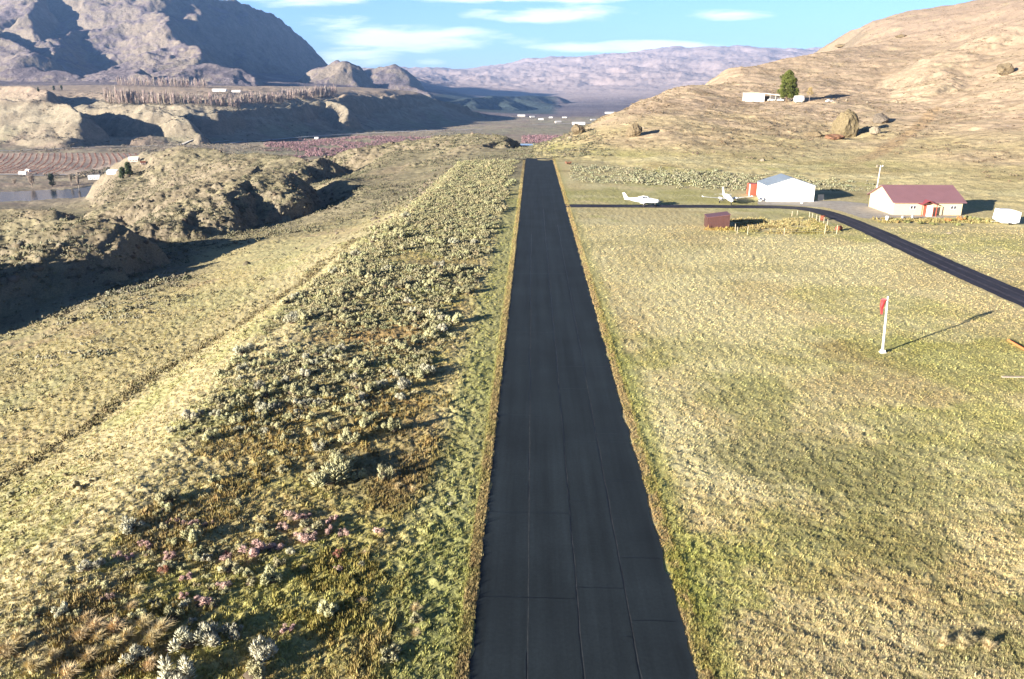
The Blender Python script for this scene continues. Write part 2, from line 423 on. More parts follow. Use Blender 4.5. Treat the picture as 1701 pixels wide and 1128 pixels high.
def mat_plain(name, color, rough=.7, spec=.3, var=.12, scale=3.0, metal=0.0, objvar=0.0, bump=0.0):
    m, N, L, B = new_mat(name)
    tc = N.new('ShaderNodeTexCoord')
    rgb = N.new('ShaderNodeRGB'); rgb.outputs[0].default_value = (*color, 1)
    f = noise_node(N, L, tc.outputs['Object'], scale, 5, .6)
    c = mul_color(N, L, rgb.outputs[0], map_range(N, L, f, .3, .7, 1 - var, 1 + var))
    if objvar:
        oi = N.new('ShaderNodeObjectInfo')
        c = mul_color(N, L, c, map_range(N, L, oi.outputs['Random'], 0, 1, 1 - objvar, 1 + objvar))
        hs = N.new('ShaderNodeHueSaturation')
        r2 = N.new('ShaderNodeMath'); r2.operation = 'FRACT'
        r3 = N.new('ShaderNodeMath'); r3.operation = 'MULTIPLY'; r3.inputs[1].default_value = 17.31
        L.new(oi.outputs['Random'], r3.inputs[0]); L.new(r3.outputs[0], r2.inputs[0])
        L.new(map_range(N, L, r2.outputs[0], 0, 1, .487, .513), hs.inputs['Hue'])
        L.new(c, hs.inputs['Color']); c = hs.outputs[0]
    L.new(c, B.inputs['Base Color'])
    B.inputs['Roughness'].default_value = rough; B.inputs['Specular IOR Level'].default_value = spec
    B.inputs['Metallic'].default_value = metal
    if bump:
        b = N.new('ShaderNodeBump'); b.inputs['Strength'].default_value = bump; b.inputs['Distance'].default_value = .02
        L.new(f, b.inputs['Height']); L.new(b.outputs[0], B.inputs['Normal'])
    return m

# ------------------------------------------------------------------ mesh helpers
def np_mesh(name, co, faces, colors=None, smooth=True):
    me = bpy.data.meshes.new(name)
    co = np.ascontiguousarray(co, dtype=np.float32); faces = np.ascontiguousarray(faces, dtype=np.int32)
    k = faces.shape[1]
    me.vertices.add(len(co)); me.vertices.foreach_set('co', co.ravel())
    me.loops.add(faces.size); me.loops.foreach_set('vertex_index', faces.ravel())
    me.polygons.add(len(faces)); me.polygons.foreach_set('loop_start', np.arange(0, faces.size, k, dtype=np.int32))
    if smooth: me.polygons.foreach_set('use_smooth', np.ones(len(faces), bool))
    me.update()
    if colors is not None:
        a = me.color_attributes.new('Col', 'FLOAT_COLOR', 'POINT')
        c4 = np.ones((len(co), 4), np.float32); c4[:, :3] = colors
        a.data.foreach_set('color', c4.ravel())
    return me
def link(name, me, mat=None, parent=None):
    o = bpy.data.objects.new(name, me); col.objects.link(o)
    if mat is not None and len(me.materials) == 0:
        for m in (mat if isinstance(mat, (list, tuple)) else (mat,)): me.materials.append(m)
    if parent is not None: o.parent = parent
    return o
def tag(o, label=None, cat=None, group=None, kind=None):
    if label: o['label'] = label
    if cat: o['category'] = cat
    if group: o['group'] = group
    if kind: o['kind'] = kind
    return o

# ------------------------------------------------------------------ ground sheet
def mixc(c, m, k):
    return c * (1 - m[..., None]) + np.array(k) * m[..., None]
def blob(x, y, pt, rx, ry, rot=0.0, wob=.5):
    dx = x - pt[0]; dy = y - pt[1]
    c, s = math.cos(rot), math.sin(rot)
    d = np.sqrt(((dx * c + dy * s) / rx) ** 2 + ((-dx * s + dy * c) / ry) ** 2)
    d = d + wob * fbm(x, y, max(rx, ry) * .6, 4, .55, rx)
    return 1 - sstep(d, .6, 1.2)
STRAW = (.475, .395, .205); PALE = (.55, .495, .275); GREEN = (.27, .285, .07); BROWN = (.27, .195, .085); OLIVE = (.27, .26, .10)
SAGEG = (.29, .28, .17); ROCKC = (.20, .165, .12); TAN = (.455, .34, .23); MAUVE = (.335, .25, .19)
def ground_color(x, y, z):
    r = np.hypot(x, y)
    n1 = fbm(x, y, 30, 4, .55, 1); n2 = fbm(x, y, 7, 4, .6, 2); n3 = fbm(x, y, 1.6, 3, .6, 3); n4 = fbm(x, y, 90, 4, .5, 6)
    c = np.zeros(x.shape + (3,)) + np.array(STRAW)
    # right pasture
    c = mixc(c, sstep(n1 + .5 * n2, -.05, .6) * .5, GREEN)
    c = mixc(c, sstep(fbm(x, y, 18, 4, .55, 12), .05, .6) * .45, BROWN)
    c = mixc(c, sstep(fbm(x, y, 14, 4, .6, 22), 0.1, .7) * .5, PALE)
    R_ = x > 7
    for (u, v, rx, ry, k, a) in [(1150,760,4,9,PALE,.75),(1350,790,6,5,PALE,.6),(1560,790,6,5,PALE,.6),(1200,540,9,22,PALE,.6),(1050,420,10,26,PALE,.45),
                                 (1300,430,18,18,PALE,.5),(1430,590,6,5,BROWN,.6),(1500,640,9,5,BROWN,.4),(1600,720,10,6,GREEN,.5),
                                 (1330,900,6,4,GREEN,.45),(1500,940,6,4,BROWN,.45),(1400,1060,9,3,(.40,.34,.19),.4),(1600,1090,8,2.5,(.41,.35,.21),.5),
                                 (1450,500,10,8,GREEN,.35),(1600,600,9,10,GREEN,.5),(1250,670,4,7,OLIVE,.6),(1450,800,6,4,OLIVE,.6),(1180,960,3,4,GREEN,.6)]:
        p = on_plane(u, v)
        c = mixc(c, blob(x, y, p, rx, ry) * a * R_, k)
    Rm = sstep(x, 7, 9)
    c = mixc(c, sstep(fbm(x * .45, y, 9, 5, .68, 213), .0, .55) * .38 * Rm, (.275, .245, .11))
    c = mixc(c, sstep(fbm(x * .5 + 40, y, 6, 5, .7, 223), .1, .6) * .4 * Rm, (.52, .465, .27))
    nearp = (1 - sstep(y + 9 * n1, 44, 72)) * sstep(x + 3 * n2, 10, 17) * sstep(y, 20, 30)
    c = mixc(c, nearp * .8 * sstep(n2 + .5 * n3, -.7, .35), (.215, .20, .085))
    # mowing stripes in the pasture
    st = np.sin((x * .96 + y * .10 + 2.2 * fbm(x, y, 25, 2, .5, 7)) * 2 * math.pi / 1.55)
    c = c * (1 + (.08 * st * R_ * (1 - sstep(y, 120, 200)))[..., None])
    # green strips along the runway
    gl = sstep(-x, 2.6, 3.4) * (1 - sstep(-x, 5.2 , 8.5 + 1.5 * n2)) * (1 - .5 * sstep(y, 120, 260))
    c = mixc(c, np.clip(gl, 0, 1) * .65, (.225, .24, .085))
    gr = sstep(x, 7.3, 7.9) * (1 - sstep(x, 8.6, 10.5 + n2)) * (1 - .6 * sstep(y, 60, 140))
    c = mixc(c, np.clip(gr, 0, 1) * .65, (.27, .28, .07))
    # left band between runway and bank
    band = (1 - sstep(x, -9, -6)) * sstep(x + 2.0 * n2 + 3.5 * n1 + np.interp(y, [30, 60, 80], [-2.5, -1, 0]), -30, -21)
    cb = np.zeros(x.shape + (3,)) + np.array((.37, .30, .135))
    cb = mixc(cb, sstep(n1 + n2 * .6, 0, .5) * .6, (.31, .31, .10))
    cb = mixc(cb, sstep(fbm(x, y, 9, 4, .6, 33), .0, .55) * .7, (.33, .215, .10))
    cb = mixc(cb, sstep(fbm(x, y, 11, 4, .6, 43), .15, .6) * .6, (.19, .15, .085))
    cb = mixc(cb, sstep(y, 110, 200) * .6, (.40, .36, .19))
    c = mixc(c, band, (0, 0, 0)) + cb * band[..., None]
    # the bank itself and the slope below it
    bank = 1 - sstep(x + 2.0 * n2 + 3.5 * n1 + np.interp(y, [30, 60, 80], [-2.5, -1, 0]), -29, -19)
    ck = np.zeros(x.shape + (3,)) + np.array((.42, .36, .20))
    ck = mixc(ck, sstep(n2 + .4 * n1, .1, .6) * .5, (.29, .295, .115))
    c = mixc(c, bank, (0, 0, 0)) + ck * bank[..., None]
    low = 1 - sstep(z + .6 * n2, -7, -4.2)
    low *= (x < -25)
    cl = np.zeros(x.shape + (3,)) + np.array((.385, .325, .165))
    cl = mixc(cl, sstep(fbm(x, y, 16, 4, .6, 51), 0, .5) * .6, (.35, .33, .17))
    cl = mixc(cl, sstep(fbm(x, y, 12, 4, .6, 61), .15, .6) * .45, (.30, .21, .14))
    c = mixc(c, low, (0, 0, 0)) + cl * low[..., None]
    # rank growth in the ditch line, its bush shadow painted in as dark colour
    ditch_x = -29.0 + 1.2 * np.sin(y / 23.0) - np.interp(y, [40, 60, 95, 140, 200], [17, 15.5, 8.5, 4, 4])
    dd = np.abs(x - ditch_x - 1.3 * n2)
    c = mixc(c, (1 - sstep(dd, .2, 1.0)) * (y < 150) * .5 * sstep(n2 + n3 * .5, -.5, .2), (.17, .14, .075))
    # rim of dead growth and gravel right at the asphalt
    rim = np.maximum((np.abs(x + 2.9 + .12 * n3) < .35) * 1.0, (np.abs(x - 7.75 + .15 * n3) < .45) * 1.0) * (y < 305)
    c = mixc(c, rim * .8 * sstep(n3 + n2 * .5, -.5, .3), (.38, .30, .165))
    # knolls: stony, grey-green
    kn = sstep(r, 190, 260) * (x < 0)
    kn = np.maximum(kn, sstep(r, 140, 170) * sstep(-x - .40 * y, 0, 14))
    c = mixc(c, kn * .85, (.225, .195, .125))
    c = mixc(c, kn * sstep(fbm(x, y, 9, 4, .65, 271), -.1, .4) * .55, (.15, .13, .085))
    c = mixc(c, kn * sstep(fbm(x, y, 25, 4, .6, 71), .1, .6) * .5, (.20, .155, .105))
    # right hill: green at its foot, tan higher, mauve on top
    hill = sstep(z, .4, 4) * (x > 10) * sstep(r, 150, 200) * (r < 2600)
    ch = np.zeros(x.shape + (3,)) + np.array(TAN)
    ch = mixc(ch, (1 - sstep(z + 5 * n1, 1, 15)) * .6, (.42, .36, .155))
    ch = mixc(ch, sstep(fbm(x, y, 40, 5, .6, 81), .0, .6) * .42, (.28, .20, .125))
    ch = mixc(ch, sstep(fbm(x * .35, y, 5, 4, .65, 83), .1, .6) * .5, (.22, .165, .10))
    ch = mixc(ch, sstep(z + 12 * n1, 38, 110) * .75, MAUVE)
    ch = mixc(ch, sstep(fbm(x, y, 14, 4, .6, 85), .2, .7) * .4, (.44, .36, .22))
    c = mixc(c, hill, (0, 0, 0)) + ch * hill[..., None]
    # dirt track up the hill
    trk = np.array([at_depth(*q)[:2] for q in ((1340,300,235),(1400,285,250),(1455,262,275),(1500,225,320),(1530,205,355),(1555,180,420))])
    dt = dist_poly(x, y, trk)
    c = mixc(c, (1 - sstep(dt, 2.0, 4.5)) * hill * .7, (.36, .245, .135))
    shelf = at_depth(1300, 166, 480)
    # valley, terraces and bluffs
    val = sstep(r, 560, 760) * (1 - hill)
    cv = np.zeros(x.shape + (3,)) + np.array((.31, .255, .18))
    cv = mixc(cv, sstep(n4, -.1, .5) * .6, (.26, .245, .15))
    cv = mixc(cv, sstep(fbm(x, y, 55, 4, .6, 91), .1, .6) * .5, (.24, .17, .14))
    cv = mixc(cv, sstep(z, -62, -25) * .8, (.33, .285, .205))
    cv = mixc(cv, sstep(z, -6, 12) * sstep(r, 1500, 1900) * .8, (.36, .27, .20))
    vine = (1 - sstep(np.abs(y - 1070), 150, 175)) * (x < -540) * (x > -1400) * (z < -55)
    cv = mixc(cv, vine * .9, (.47, .36, .28))
    c = mixc(c, val, (0, 0, 0)) + cv * val[..., None]
    mt = sstep(r, 2900, 3400) * (1 - hill)
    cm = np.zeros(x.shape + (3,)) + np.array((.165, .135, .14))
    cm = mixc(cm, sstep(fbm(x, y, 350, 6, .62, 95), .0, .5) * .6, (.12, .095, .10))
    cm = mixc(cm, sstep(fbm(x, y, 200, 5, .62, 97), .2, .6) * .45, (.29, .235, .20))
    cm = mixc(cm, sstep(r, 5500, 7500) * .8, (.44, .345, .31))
    valley_shade = sstep(r, 3600, 3900) * (1 - sstep(r, 6000, 6600)) * sstep(x / y, -.14, -.11) * (1 - sstep(x / y, .02, .035)) * (1 - sstep(z, -12, 8))
    cm = mixc(cm, valley_shade * .9, (.055, .08, .075))  # dark teal shade over the far valley hill, painted into the ground colour
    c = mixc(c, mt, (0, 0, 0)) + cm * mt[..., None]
    return np.clip(c, 0.01, .9)

TH, RR = np.meshgrid(COLS, RINGS)
GX = RR * np.sin(TH); GY = RR * np.cos(TH)
GZ = height(GX, GY)
# rocks break through where the knolls and the mountain are steep
def slope_of(Z):
    dr = np.gradient(Z, axis=0) / np.gradient(RR, axis=0)
    dth = np.gradient(Z, axis=1) / (np.gradient(TH, axis=1) * RR)
    return np.hypot(dr, dth)
SL = slope_of(GZ)
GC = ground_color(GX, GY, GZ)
stone = sstep(SL + .3 * fbm(GX, GY, 6, 4, .6, 14) * (RR < 900) + .25 * fbm(GX, GY, 120, 4, .6, 15) * (RR > 2500), .48, .8) * sstep(RR, 150, 220)
GC = mixc(GC, stone * .75, ROCKC)
# tussocky relief, strong near the camera where it can be seen
onrw = ((GX > -3.4) & (GX < 8.0) & (GY < 306) & (GY > -60))
taxi = (np.abs(GY - 176) < 3.6) & (GX > 5) & (GX < 70)
road_poly = None
road_c = [(7.0, 175.9), (20, 175.8), (40, 175.7), (54, 175.2), (58.5, 173.6), (61.2, 170.0), (62.1, 165), (62.5, 155), (62.5, 145), (61.9, 130), (61.3, 115), (61.0, 100), (60.8, 85), (60.5, 60), (60.3, 30)]
yard = [(53.0, 186.9), (51.0, 178.4), (57.0, 177.9), (64.5, 175.0), (66.0, 168), (66.6, 160.0), (69.2, 157.0), (73.0, 158.6), (80, 160.6), (90.0, 160.8), (90.2, 163.2), (76.0, 165.0), (76.2, 181.3), (71.9, 185.5), (66.0, 186.0)]
dr_ = dist_poly(GX, GY, np.array(road_c))
def inside(x, y, poly):
    c = np.zeros(x.shape, bool); j = len(poly) - 1
    for i in range(len(poly)):
        xi, yi = poly[i]; xj, yj = poly[j]
        c ^= ((yi > y) != (yj > y)) & (x < (xj - xi) * (y - yi) / (yj - yi + 1e-9) + xi)
        j = i
    return c
near = RR < 460
hard = onrw | (dr_ < 3.0) | inside(GX, GY, yard)
damp = np.where(hard, 0.0, 1.0)
left = sstep(-GX, 2, 6)
amp = (.055 + .05 * left) * (1 - sstep(RR, 300, 460)) * damp * sstep(RR, 8, 20)
amp_far = (.22 * sstep(RR, 90, 260) * (1 - flat_mask(GX, GY))) * damp
tus = ridged(GX, GY, .95, 3, .6, 21) + .7 * fbm(GX, GY, .42, 2, .6, 23)
GZ = GZ + amp * tus - .03 * (1 - damp) * 0 - amp * .9
GZ = GZ + amp_far * fbm(GX, GY, 3.2, 3, .6, 25)
_kn = (GX < .0 * GY - 20) * sstep(RR, 160, 210) * (1 - sstep(RR, 620, 700)) * sstep(SL, .35, .8)
GZ = GZ + _kn * (ridged(GX, GY, 3.6, 4, .65, 41) * .55 + fbm(GX, GY, 7, 3, .6, 42) * .4)
GZ = np.where(hard & near, GZ - .03, GZ)
# shelf where the trailer stands
_s = at_depth(1305, 165, 480); SHELF = (_s[0], _s[1], _s[2])

rg = np.zeros(GX.shape, np.int8)                      # 0 ground, 1 hillside, 2 rocky hills, 3 valley, 4 mountain, 5 distant hills
HILLF = (GX > 8) & (GZ > .6) & (RR > 150) & (RR < 2600)
rg[(RR > 560)] = 3
rg[(RR > 230) & (RR <= 620) & (GX < -.35 * GY + 60) & (GX < -30)] = 2
rg[RR > 2900] = 4
rg[RR > 6800] = 5
rg[HILLF] = 1
nr, nc = GX.shape
idx = np.arange(nr * nc).reshape(nr, nc)
quads = np.stack([idx[:-1, :-1], idx[:-1, 1:], idx[1:, 1:], idx[1:, :-1]], -1).reshape(-1, 4)[:, ::-1]
fr = rg[:-1, :-1].reshape(-1)
CO = np.stack([GX, GY, GZ], -1).reshape(-1, 3); CC = GC.reshape(-1, 3)
M_ground = mat_attr('pasture_ground', (2.6, 11.0), .34, bump=.55, bump_scale=7, bump_dist=.07)
M_hill = mat_attr('dry_hillside', (.45, 2.2), .20, bump=.8, bump_scale=1.1, bump_dist=.5)
M_rocky = mat_attr('stony_scrub', (.4, 1.8), .34, bump=.8, bump_scale=1.0, bump_dist=.5)
M_valley = mat_attr('valley_soil', (.05, .3), .26, bump=.6, bump_scale=.15, bump_dist=3)
M_mount = mat_attr('mountain_rock', (.012, .06), .20, bump=.75, bump_scale=.03, bump_dist=18)
M_dist = mat_attr('distant_rock', (.004, .02), .08, bump=.3, bump_scale=.008, bump_dist=60)
for k, (nm, m) in enumerate((('ground', M_ground), ('hillside', M_hill), ('rocky_hills', M_rocky), ('valley_floor', M_valley), ('mountain', M_mount), ('distant_hills', M_dist))):
    q = quads[fr == k]
    if not len(q): continue
    u_, inv = np.unique(q, return_inverse=True)
    tag(link(nm, np_mesh(nm, CO[u_], inv.reshape(-1, 4), CC[u_]), m), kind='structure')

def ground_z(x, y):
    """height of the ground mesh itself"""
    x = np.atleast_1d(np.asarray(x, float)); y = np.atleast_1d(np.asarray(y, float))
    r = np.clip(np.hypot(x, y), RINGS[0], RINGS[-1] * .999); th = np.clip(np.arctan2(x, y), COLS[0], COLS[-1])
    i = np.interp(r, RINGS, np.arange(len(RINGS))); j = np.interp(th, COLS, np.arange(len(COLS)))
    i0 = np.minimum(i.astype(int), len(RINGS) - 2); j0 = np.minimum(j.astype(int), len(COLS) - 2); fi = i - i0; fj = j - j0
    return (GZ[i0, j0] * (1 - fj) + GZ[i0, j0 + 1] * fj) * (1 - fi) + (GZ[i0 + 1, j0] * (1 - fj) + GZ[i0 + 1, j0 + 1] * fj) * fi
def gz1(x, y): return float(ground_z(x, y)[0])

# ------------------------------------------------------------------ runway, taxiway, access road, yard, river
def strip(name, pts, w, z, m, jag=.0, seed=0, sub=1.0):
    pts = np.array(pts, float)
    seg = np.hypot(*np.diff(pts, axis=0).T); s = np.concatenate([[0], np.cumsum(seg)])
    n = max(2, int(s[-1] / sub)); t = np.linspace(0, s[-1], n)
    px = np.interp(t, s, pts[:, 0]); py = np.interp(t, s, pts[:, 1])
    if len(pts) > 2:
        k = np.ones(5) / 5
        px[2:-2] = np.convolve(px, k, 'valid'); py[2:-2] = np.convolve(py, k, 'valid')
    tx = np.gradient(px); ty = np.gradient(py); l = np.hypot(tx, ty); nx, ny = -ty / l, tx / l
    if callable(z): pz_ = z(px, py)
    else: pz_ = np.full(n, z)
    rs = np.random.RandomState(seed)
    wl = w / 2 + jag * fbm(t, t * 0 + seed, 1.2, 4, .6, seed); wr = w / 2 + jag * fbm(t, t * 0 + seed + 50, 1.2, 4, .6, seed + 3)
    co = np.concatenate([np.stack([px + nx * wl, py + ny * wl, pz_], -1), np.stack([px - nx * wr, py - ny * wr, pz_], -1)])
    f = np.array([[i, n + i, n + i + 1, i + 1] for i in range(n - 1)])
    return link(name, np_mesh(name, co, f, None, False), m)
def mat_asphalt(name, base, streak):
    m, N, L, B = new_mat(name)
    geo = N.new('ShaderNodeNewGeometry')
    mp = N.new('ShaderNodeMapping'); mp.inputs['Scale'].default_value = streak
    L.new(geo.outputs['Position'], mp.inputs['Vector'])
    f1 = noise_node(N, L, mp.outputs[0], 1.0, 6, .65)
    f2 = noise_node(N, L, geo.outputs['Position'], 5.0, 6, .75)
    f3 = noise_node(N, L, geo.outputs['Position'], .16, 4, .6)
    rgb = N.new('ShaderNodeRGB'); rgb.outputs[0].default_value = (*base, 1)
    c = mul_color(N, L, rgb.outputs[0], map_range(N, L, f1, .3, .75, .72, 1.45))
    c = mul_color(N, L, c, map_range(N, L, f2, .3, .75, .8, 1.3))
    c = mul_color(N, L, c, map_range(N, L, f3, .3, .7, .8, 1.25))
    L.new(c, B.inputs['Base Color'])
    B.inputs['Roughness'].default_value = .8; B.inputs['Specular IOR Level'].default_value = .2
    b = N.new('ShaderNodeBump'); b.inputs['Strength'].default_value = .25; b.inputs['Distance'].default_value = .01
    f4 = noise_node(N, L, geo.outputs['Position'], 22.0, 4, .7)
    L.new(f4, b.inputs['Height']); L.new(b.outputs[0], B.inputs['Normal'])
    return m
M_asph = mat_asphalt('runway_asphalt', (.017, .0232, .0272), (1.1, .035, 1))
M_road = mat_asphalt('road_asphalt', (.028, .027, .038), (1.6, .06, 1))
RW_C = 2.38
tag(strip('runway', [(RW_C, -40), (RW_C, 302.6)], 10.0, .008, M_asph, jag=.2, seed=4, sub=.35), kind='structure')
tag(strip('runway_turnoff', [(-6.5, 299.2), (-2.5, 299.2)], 3.2, .012, M_asph, jag=.15, seed=9, sub=.3), kind='structure')
tag(strip('road', road_c, 4.7, .004, M_road, jag=.14, seed=6, sub=.5), kind='structure')
# sealed joints of the asphalt lanes
M_seam = mat_plain('joint_sealant', (.006, .007, .009), .5, .3)
M_wear = mat_plain('joint_dust', (.055, .058, .06), .9, .1, .4, 1.5)
def joint_mesh(rows, w, z=.012):
    co, f = [], []
    for pts in rows:
        pts = np.array(pts, float); n = len(pts); b = len(co)
        d = np.gradient(pts, axis=0); l = np.hypot(*d.T)[:, None]; nrm = np.stack([-d[:, 1], d[:, 0]], -1) / l
        for i in range(n):
            ww = w * random.uniform(.5, 1.3)
            a = pts[i] + nrm[i] * ww / 2; c = pts[i] - nrm[i] * ww / 2
            co += [(a[0], a[1], z), (c[0], c[1], z)]
        f += [(b + 2 * i, b + 2 * i + 1, b + 2 * i + 3, b + 2 * i + 2) for i in range(n - 1)]
    return np.array(co), np.array(f)
random.seed(3)
def wob(x0, y0, y1, a=.05, st=.5):
    n = max(3, int((y1 - y0) / st)); out = []; d = 0
    for i in range(n + 1):
        d = d * .85 + random.uniform(-a, a) * .5
        out.append((x0 + d, y0 + (y1 - y0) * i / n))
    return out
LX = (-.10, 2.42, 4.92)
rows = [wob(LX[1], 27, 70, .05), wob(LX[2], 27, 62, .04), wob(LX[0], 24, 30.0, .03), wob(LX[0], 48, 51, .03), wob(LX[0], 44, 46.5, .03),
        wob(LX[1], 70, 170, .06), wob(LX[2], 66, 150, .06), wob(LX[0], 60, 75, .05), wob(LX[0], 90, 140, .05)]
for (y, xa, xb) in [(42.5, -2.5, 2.42), (34.1, -2.5, 2.42), (44.0, 2.42, 3.4), (35.0, 2.42, 4.92), (46.8, 4.92, 7.2), (37.8, 4.92, 7.2), (32.4, 4.92, 7.2), (31.2, 4.6, 4.92),
                    (57.6, -2.5, .9), (52.8, 2.42, 7.2), (69.2, -1.2, 7.2), (54.2, 4.92, 7.2), (63.5, 2.42, 4.92), (80, -2.5, 2.42), (93, 2.42, 7.2), (108, -2.5, 4.9), (126, 2.4, 7.2), (24.5, -2.5, 7.2)]:
    n = 12
    rows.append([(xa + (xb - xa) * i / n, y + random.uniform(-.03, .03) - .06 * i / n) for i in range(n + 1)])
c_, f_ = joint_mesh(rows, .05)
tag(link('runway_joints', np_mesh('runway_joints', c_, f_, None, False), M_seam), kind='structure')
rows = [wob(LX[0] + .05, 20, 230, .03), wob(LX[1] + .06, 20, 200, .05), wob(LX[2] + .05, 20, 200, .05)]
c_, f_ = joint_mesh(rows, .05, .010)
tag(link('runway_joint_dust', np_mesh('runway_joint_dust', c_, f_, None, False), M_wear), kind='structure')
# tyre-worn stripes on the access road
M_track = mat_plain('wheel_track', (.075, .07, .085), .9, .1, .35, .8)
tr = []
for off in (-.9, .9):
    p = np.array(road_c, float)[6:]; d = np.gradient(p, axis=0); l = np.hypot(*d.T)[:, None]
    p = p + np.stack([-d[:, 1], d[:, 0]], -1) / l * off
    t = np.linspace(0, len(p) - 1, 120); tr.append([(np.interp(q, range(len(p)), p[:, 0]), np.interp(q, range(len(p)), p[:, 1])) for q in t])
c_, f_ = joint_mesh(tr, .45, .009)
tag(link('wheel_tracks', np_mesh('wheel_tracks', c_, f_, None, False), M_track), kind='structure')
M_gravel = mat_plain('yard_gravel', (.36, .325, .28), .95, .1, .22, .9, bump=.5)
me = bpy.data.meshes.new('gravel_yard'); bm = bmesh.new()
yp = []
for i in range(len(yard)):
    a = np.array(yard[i]); b = np.array(yard[(i + 1) % len(yard)]); n = max(1, int(np.hypot(*(b - a)) / .8))
    for k in range(n):
        p = a + (b - a) * k / n; yp.append((p[0] + random.uniform(-.25, .25), p[1] + random.uniform(-.35, .35)))
f = bm.faces.new([bm.verts.new((x, y, .0)) for x, y in yp]); bmesh.ops.triangulate(bm, faces=[f])
bm.normal_update()
for f in bm.faces:
    if f.normal.z < 0: f.normal_flip()
bm.to_mesh(me); bm.free()
tag(link('gravel_yard', me, M_gravel), kind='structure')
# river
m_w, N, L, B = new_mat('river_water')
B.inputs['Base Color'].default_value = (.035, .045, .055, 1); B.inputs['Roughness'].default_value = .12
B.inputs['Specular IOR Level'].default_value = .5
geo = N.new('ShaderNodeNewGeometry'); f = noise_node(N, L, geo.outputs['Position'], .35, 4, .6)
b = N.new('ShaderNodeBump'); b.inputs['Strength'].default_value = .15; b.inputs['Distance'].default_value = .3
L.new(f, b.inputs['Height']); L.new(b.outputs[0], B.inputs['Normal'])
tag(strip('river', RIVER, 92, -70.3, m_w, jag=0, sub=25), kind='structure')
p0 = on_plane(868, 240, -68); p1 = on_plane(925, 242, -68)
tag(strip('river_reach', [p0[:2] + [-20, 0], p1[:2] + [60, -10]], 42, -67.6, m_w, jag=3, sub=5), kind='structure')
# valley roads
M_vroad = mat_plain('valley_road_surface', (.44, .42, .40), .9, .1, .1, .05)
def drape(px, py): return ground_z(px, py) + .8
def vroad(name, pix, w):
    strip_o = strip(name, [on_plane(u, v, z)[:2] for (u, v, z) in pix], w, lambda a, b: np.clip(drape(a, b), -73, -62), M_vroad, jag=.6, sub=12)
    tag(strip_o, kind='structure')
vroad('highway', [(380,234,-67),(440,228,-67),(500,222.5,-67),(560,219,-67),(620,216.5,-67),(680,214.5,-68),(740,213,-68),(800,212,-69)], 13)
vroad('valley_road', [(-60,252,-68),(0,250,-68),(60,249,-68),(130,246,-68),(200,243,-68),(260,240,-68),(330,236,-68),(380,232,-68)], 8)
vroad('river_road', [(-60,291,-69),(0,291,-69),(60,290,-69),(120,291,-69),(170,289,-69),(220,284,-69)], 6)
vroad('bench_road', [(880,207,-72),(930,205,-72),(990,203,-72),(1060,200,-72)], 12)
# ------------------------------------------------------------------ plants
rng = np.random.RandomState(5)
def spindle(base, tip, w, n=4, belly=.55):
    """leafy sprig: a spindle of n sides"""
    base = np.array(base); tip = np.array(tip); d = tip - base; l = np.linalg.norm(d); d = d / l
    a = np.cross(d, [0.3, .2, 1.0]); a /= np.linalg.norm(a) + 1e-9; b = np.cross(d, a)
    mid = base + d * l * belly
    ring = [mid + (a * math.cos(q) + b * math.sin(q)) * w for q in np.arange(n) * 2 * math.pi / n]
    v = [base] + ring + [tip]
    f = []
    for i in range(n):
        j = (i + 1) % n
        f.append((0, 1 + j, 1 + i)); f.append((n + 1, 1 + i, 1 + j))
    return v, f
def make_tpl(sprigs, n=4):
    V, F = [], []
    for s in sprigs:
        v, f = spindle(*s, n=n); b = len(V); V += list(v); F += [tuple(i + b for i in q) for q in f]
    return np.array(V), np.array(F)
def sage_tpl(ns, w, seed, flat=.75, up=.45, n=4):
    rs = np.random.RandomState(seed); out = []
    lobes = [(rs.uniform(-.36, .36), rs.uniform(-.36, .36), rs.uniform(.45, 1.15)) for _ in range(rs.randint(5, 10))]
    for i in range(ns):
        lx, ly, lh = lobes[rs.randint(len(lobes))]
        th = rs.uniform(0, 2 * math.pi); ph = math.acos(rs.uniform(.02, 1)) ; rr = .21
        tip = np.array([lx + rr * math.sin(ph) * math.cos(th), ly + rr * math.sin(ph) * math.sin(th), .22 + lh * flat * .62 * math.cos(ph) + .02])
        dirv = np.array([math.sin(ph) * math.cos(th) * .8, math.sin(ph) * math.sin(th) * .8, math.cos(ph) * .6 + up]); dirv /= np.linalg.norm(dirv)
        L_ = rs.uniform(.16, .4)
        out.append((tip - dirv * L_, tip, w * rs.uniform(.7, 1.3)))
    return out
def with_core(tpl, r=.36, h=.42, seed=0):
    """adds the dark twiggy heart that shows between the sprigs"""
    V, F = tpl; rs = np.random.RandomState(seed); k = 8
    ring0 = [(math.cos(a) * r * .5 * rs.uniform(.8, 1.2), math.sin(a) * r * .5 * rs.uniform(.8, 1.2), -.03) for a in np.arange(k) * 2 * math.pi / k]
    ring1 = [(math.cos(a) * r * rs.uniform(.75, 1.15), math.sin(a) * r * rs.uniform(.75, 1.15), h * .6 * rs.uniform(.8, 1.2)) for a in np.arange(k) * 2 * math.pi / k]
    W = ring0 + ring1 + [(0, 0, h)]
    b = len(V); f = []
    for i in range(k):
        j = (i + 1) % k
        f += [(b + i, b + j, b + k + j), (b + i, b + k + j, b + k + i), (b + k + i, b + k + j, b + 2 * k)]
    W = [(x * .72, y * .72, z * .72) for x, y, z in W]
    return np.concatenate([V, np.array(W)]), np.concatenate([F, np.array(f)])
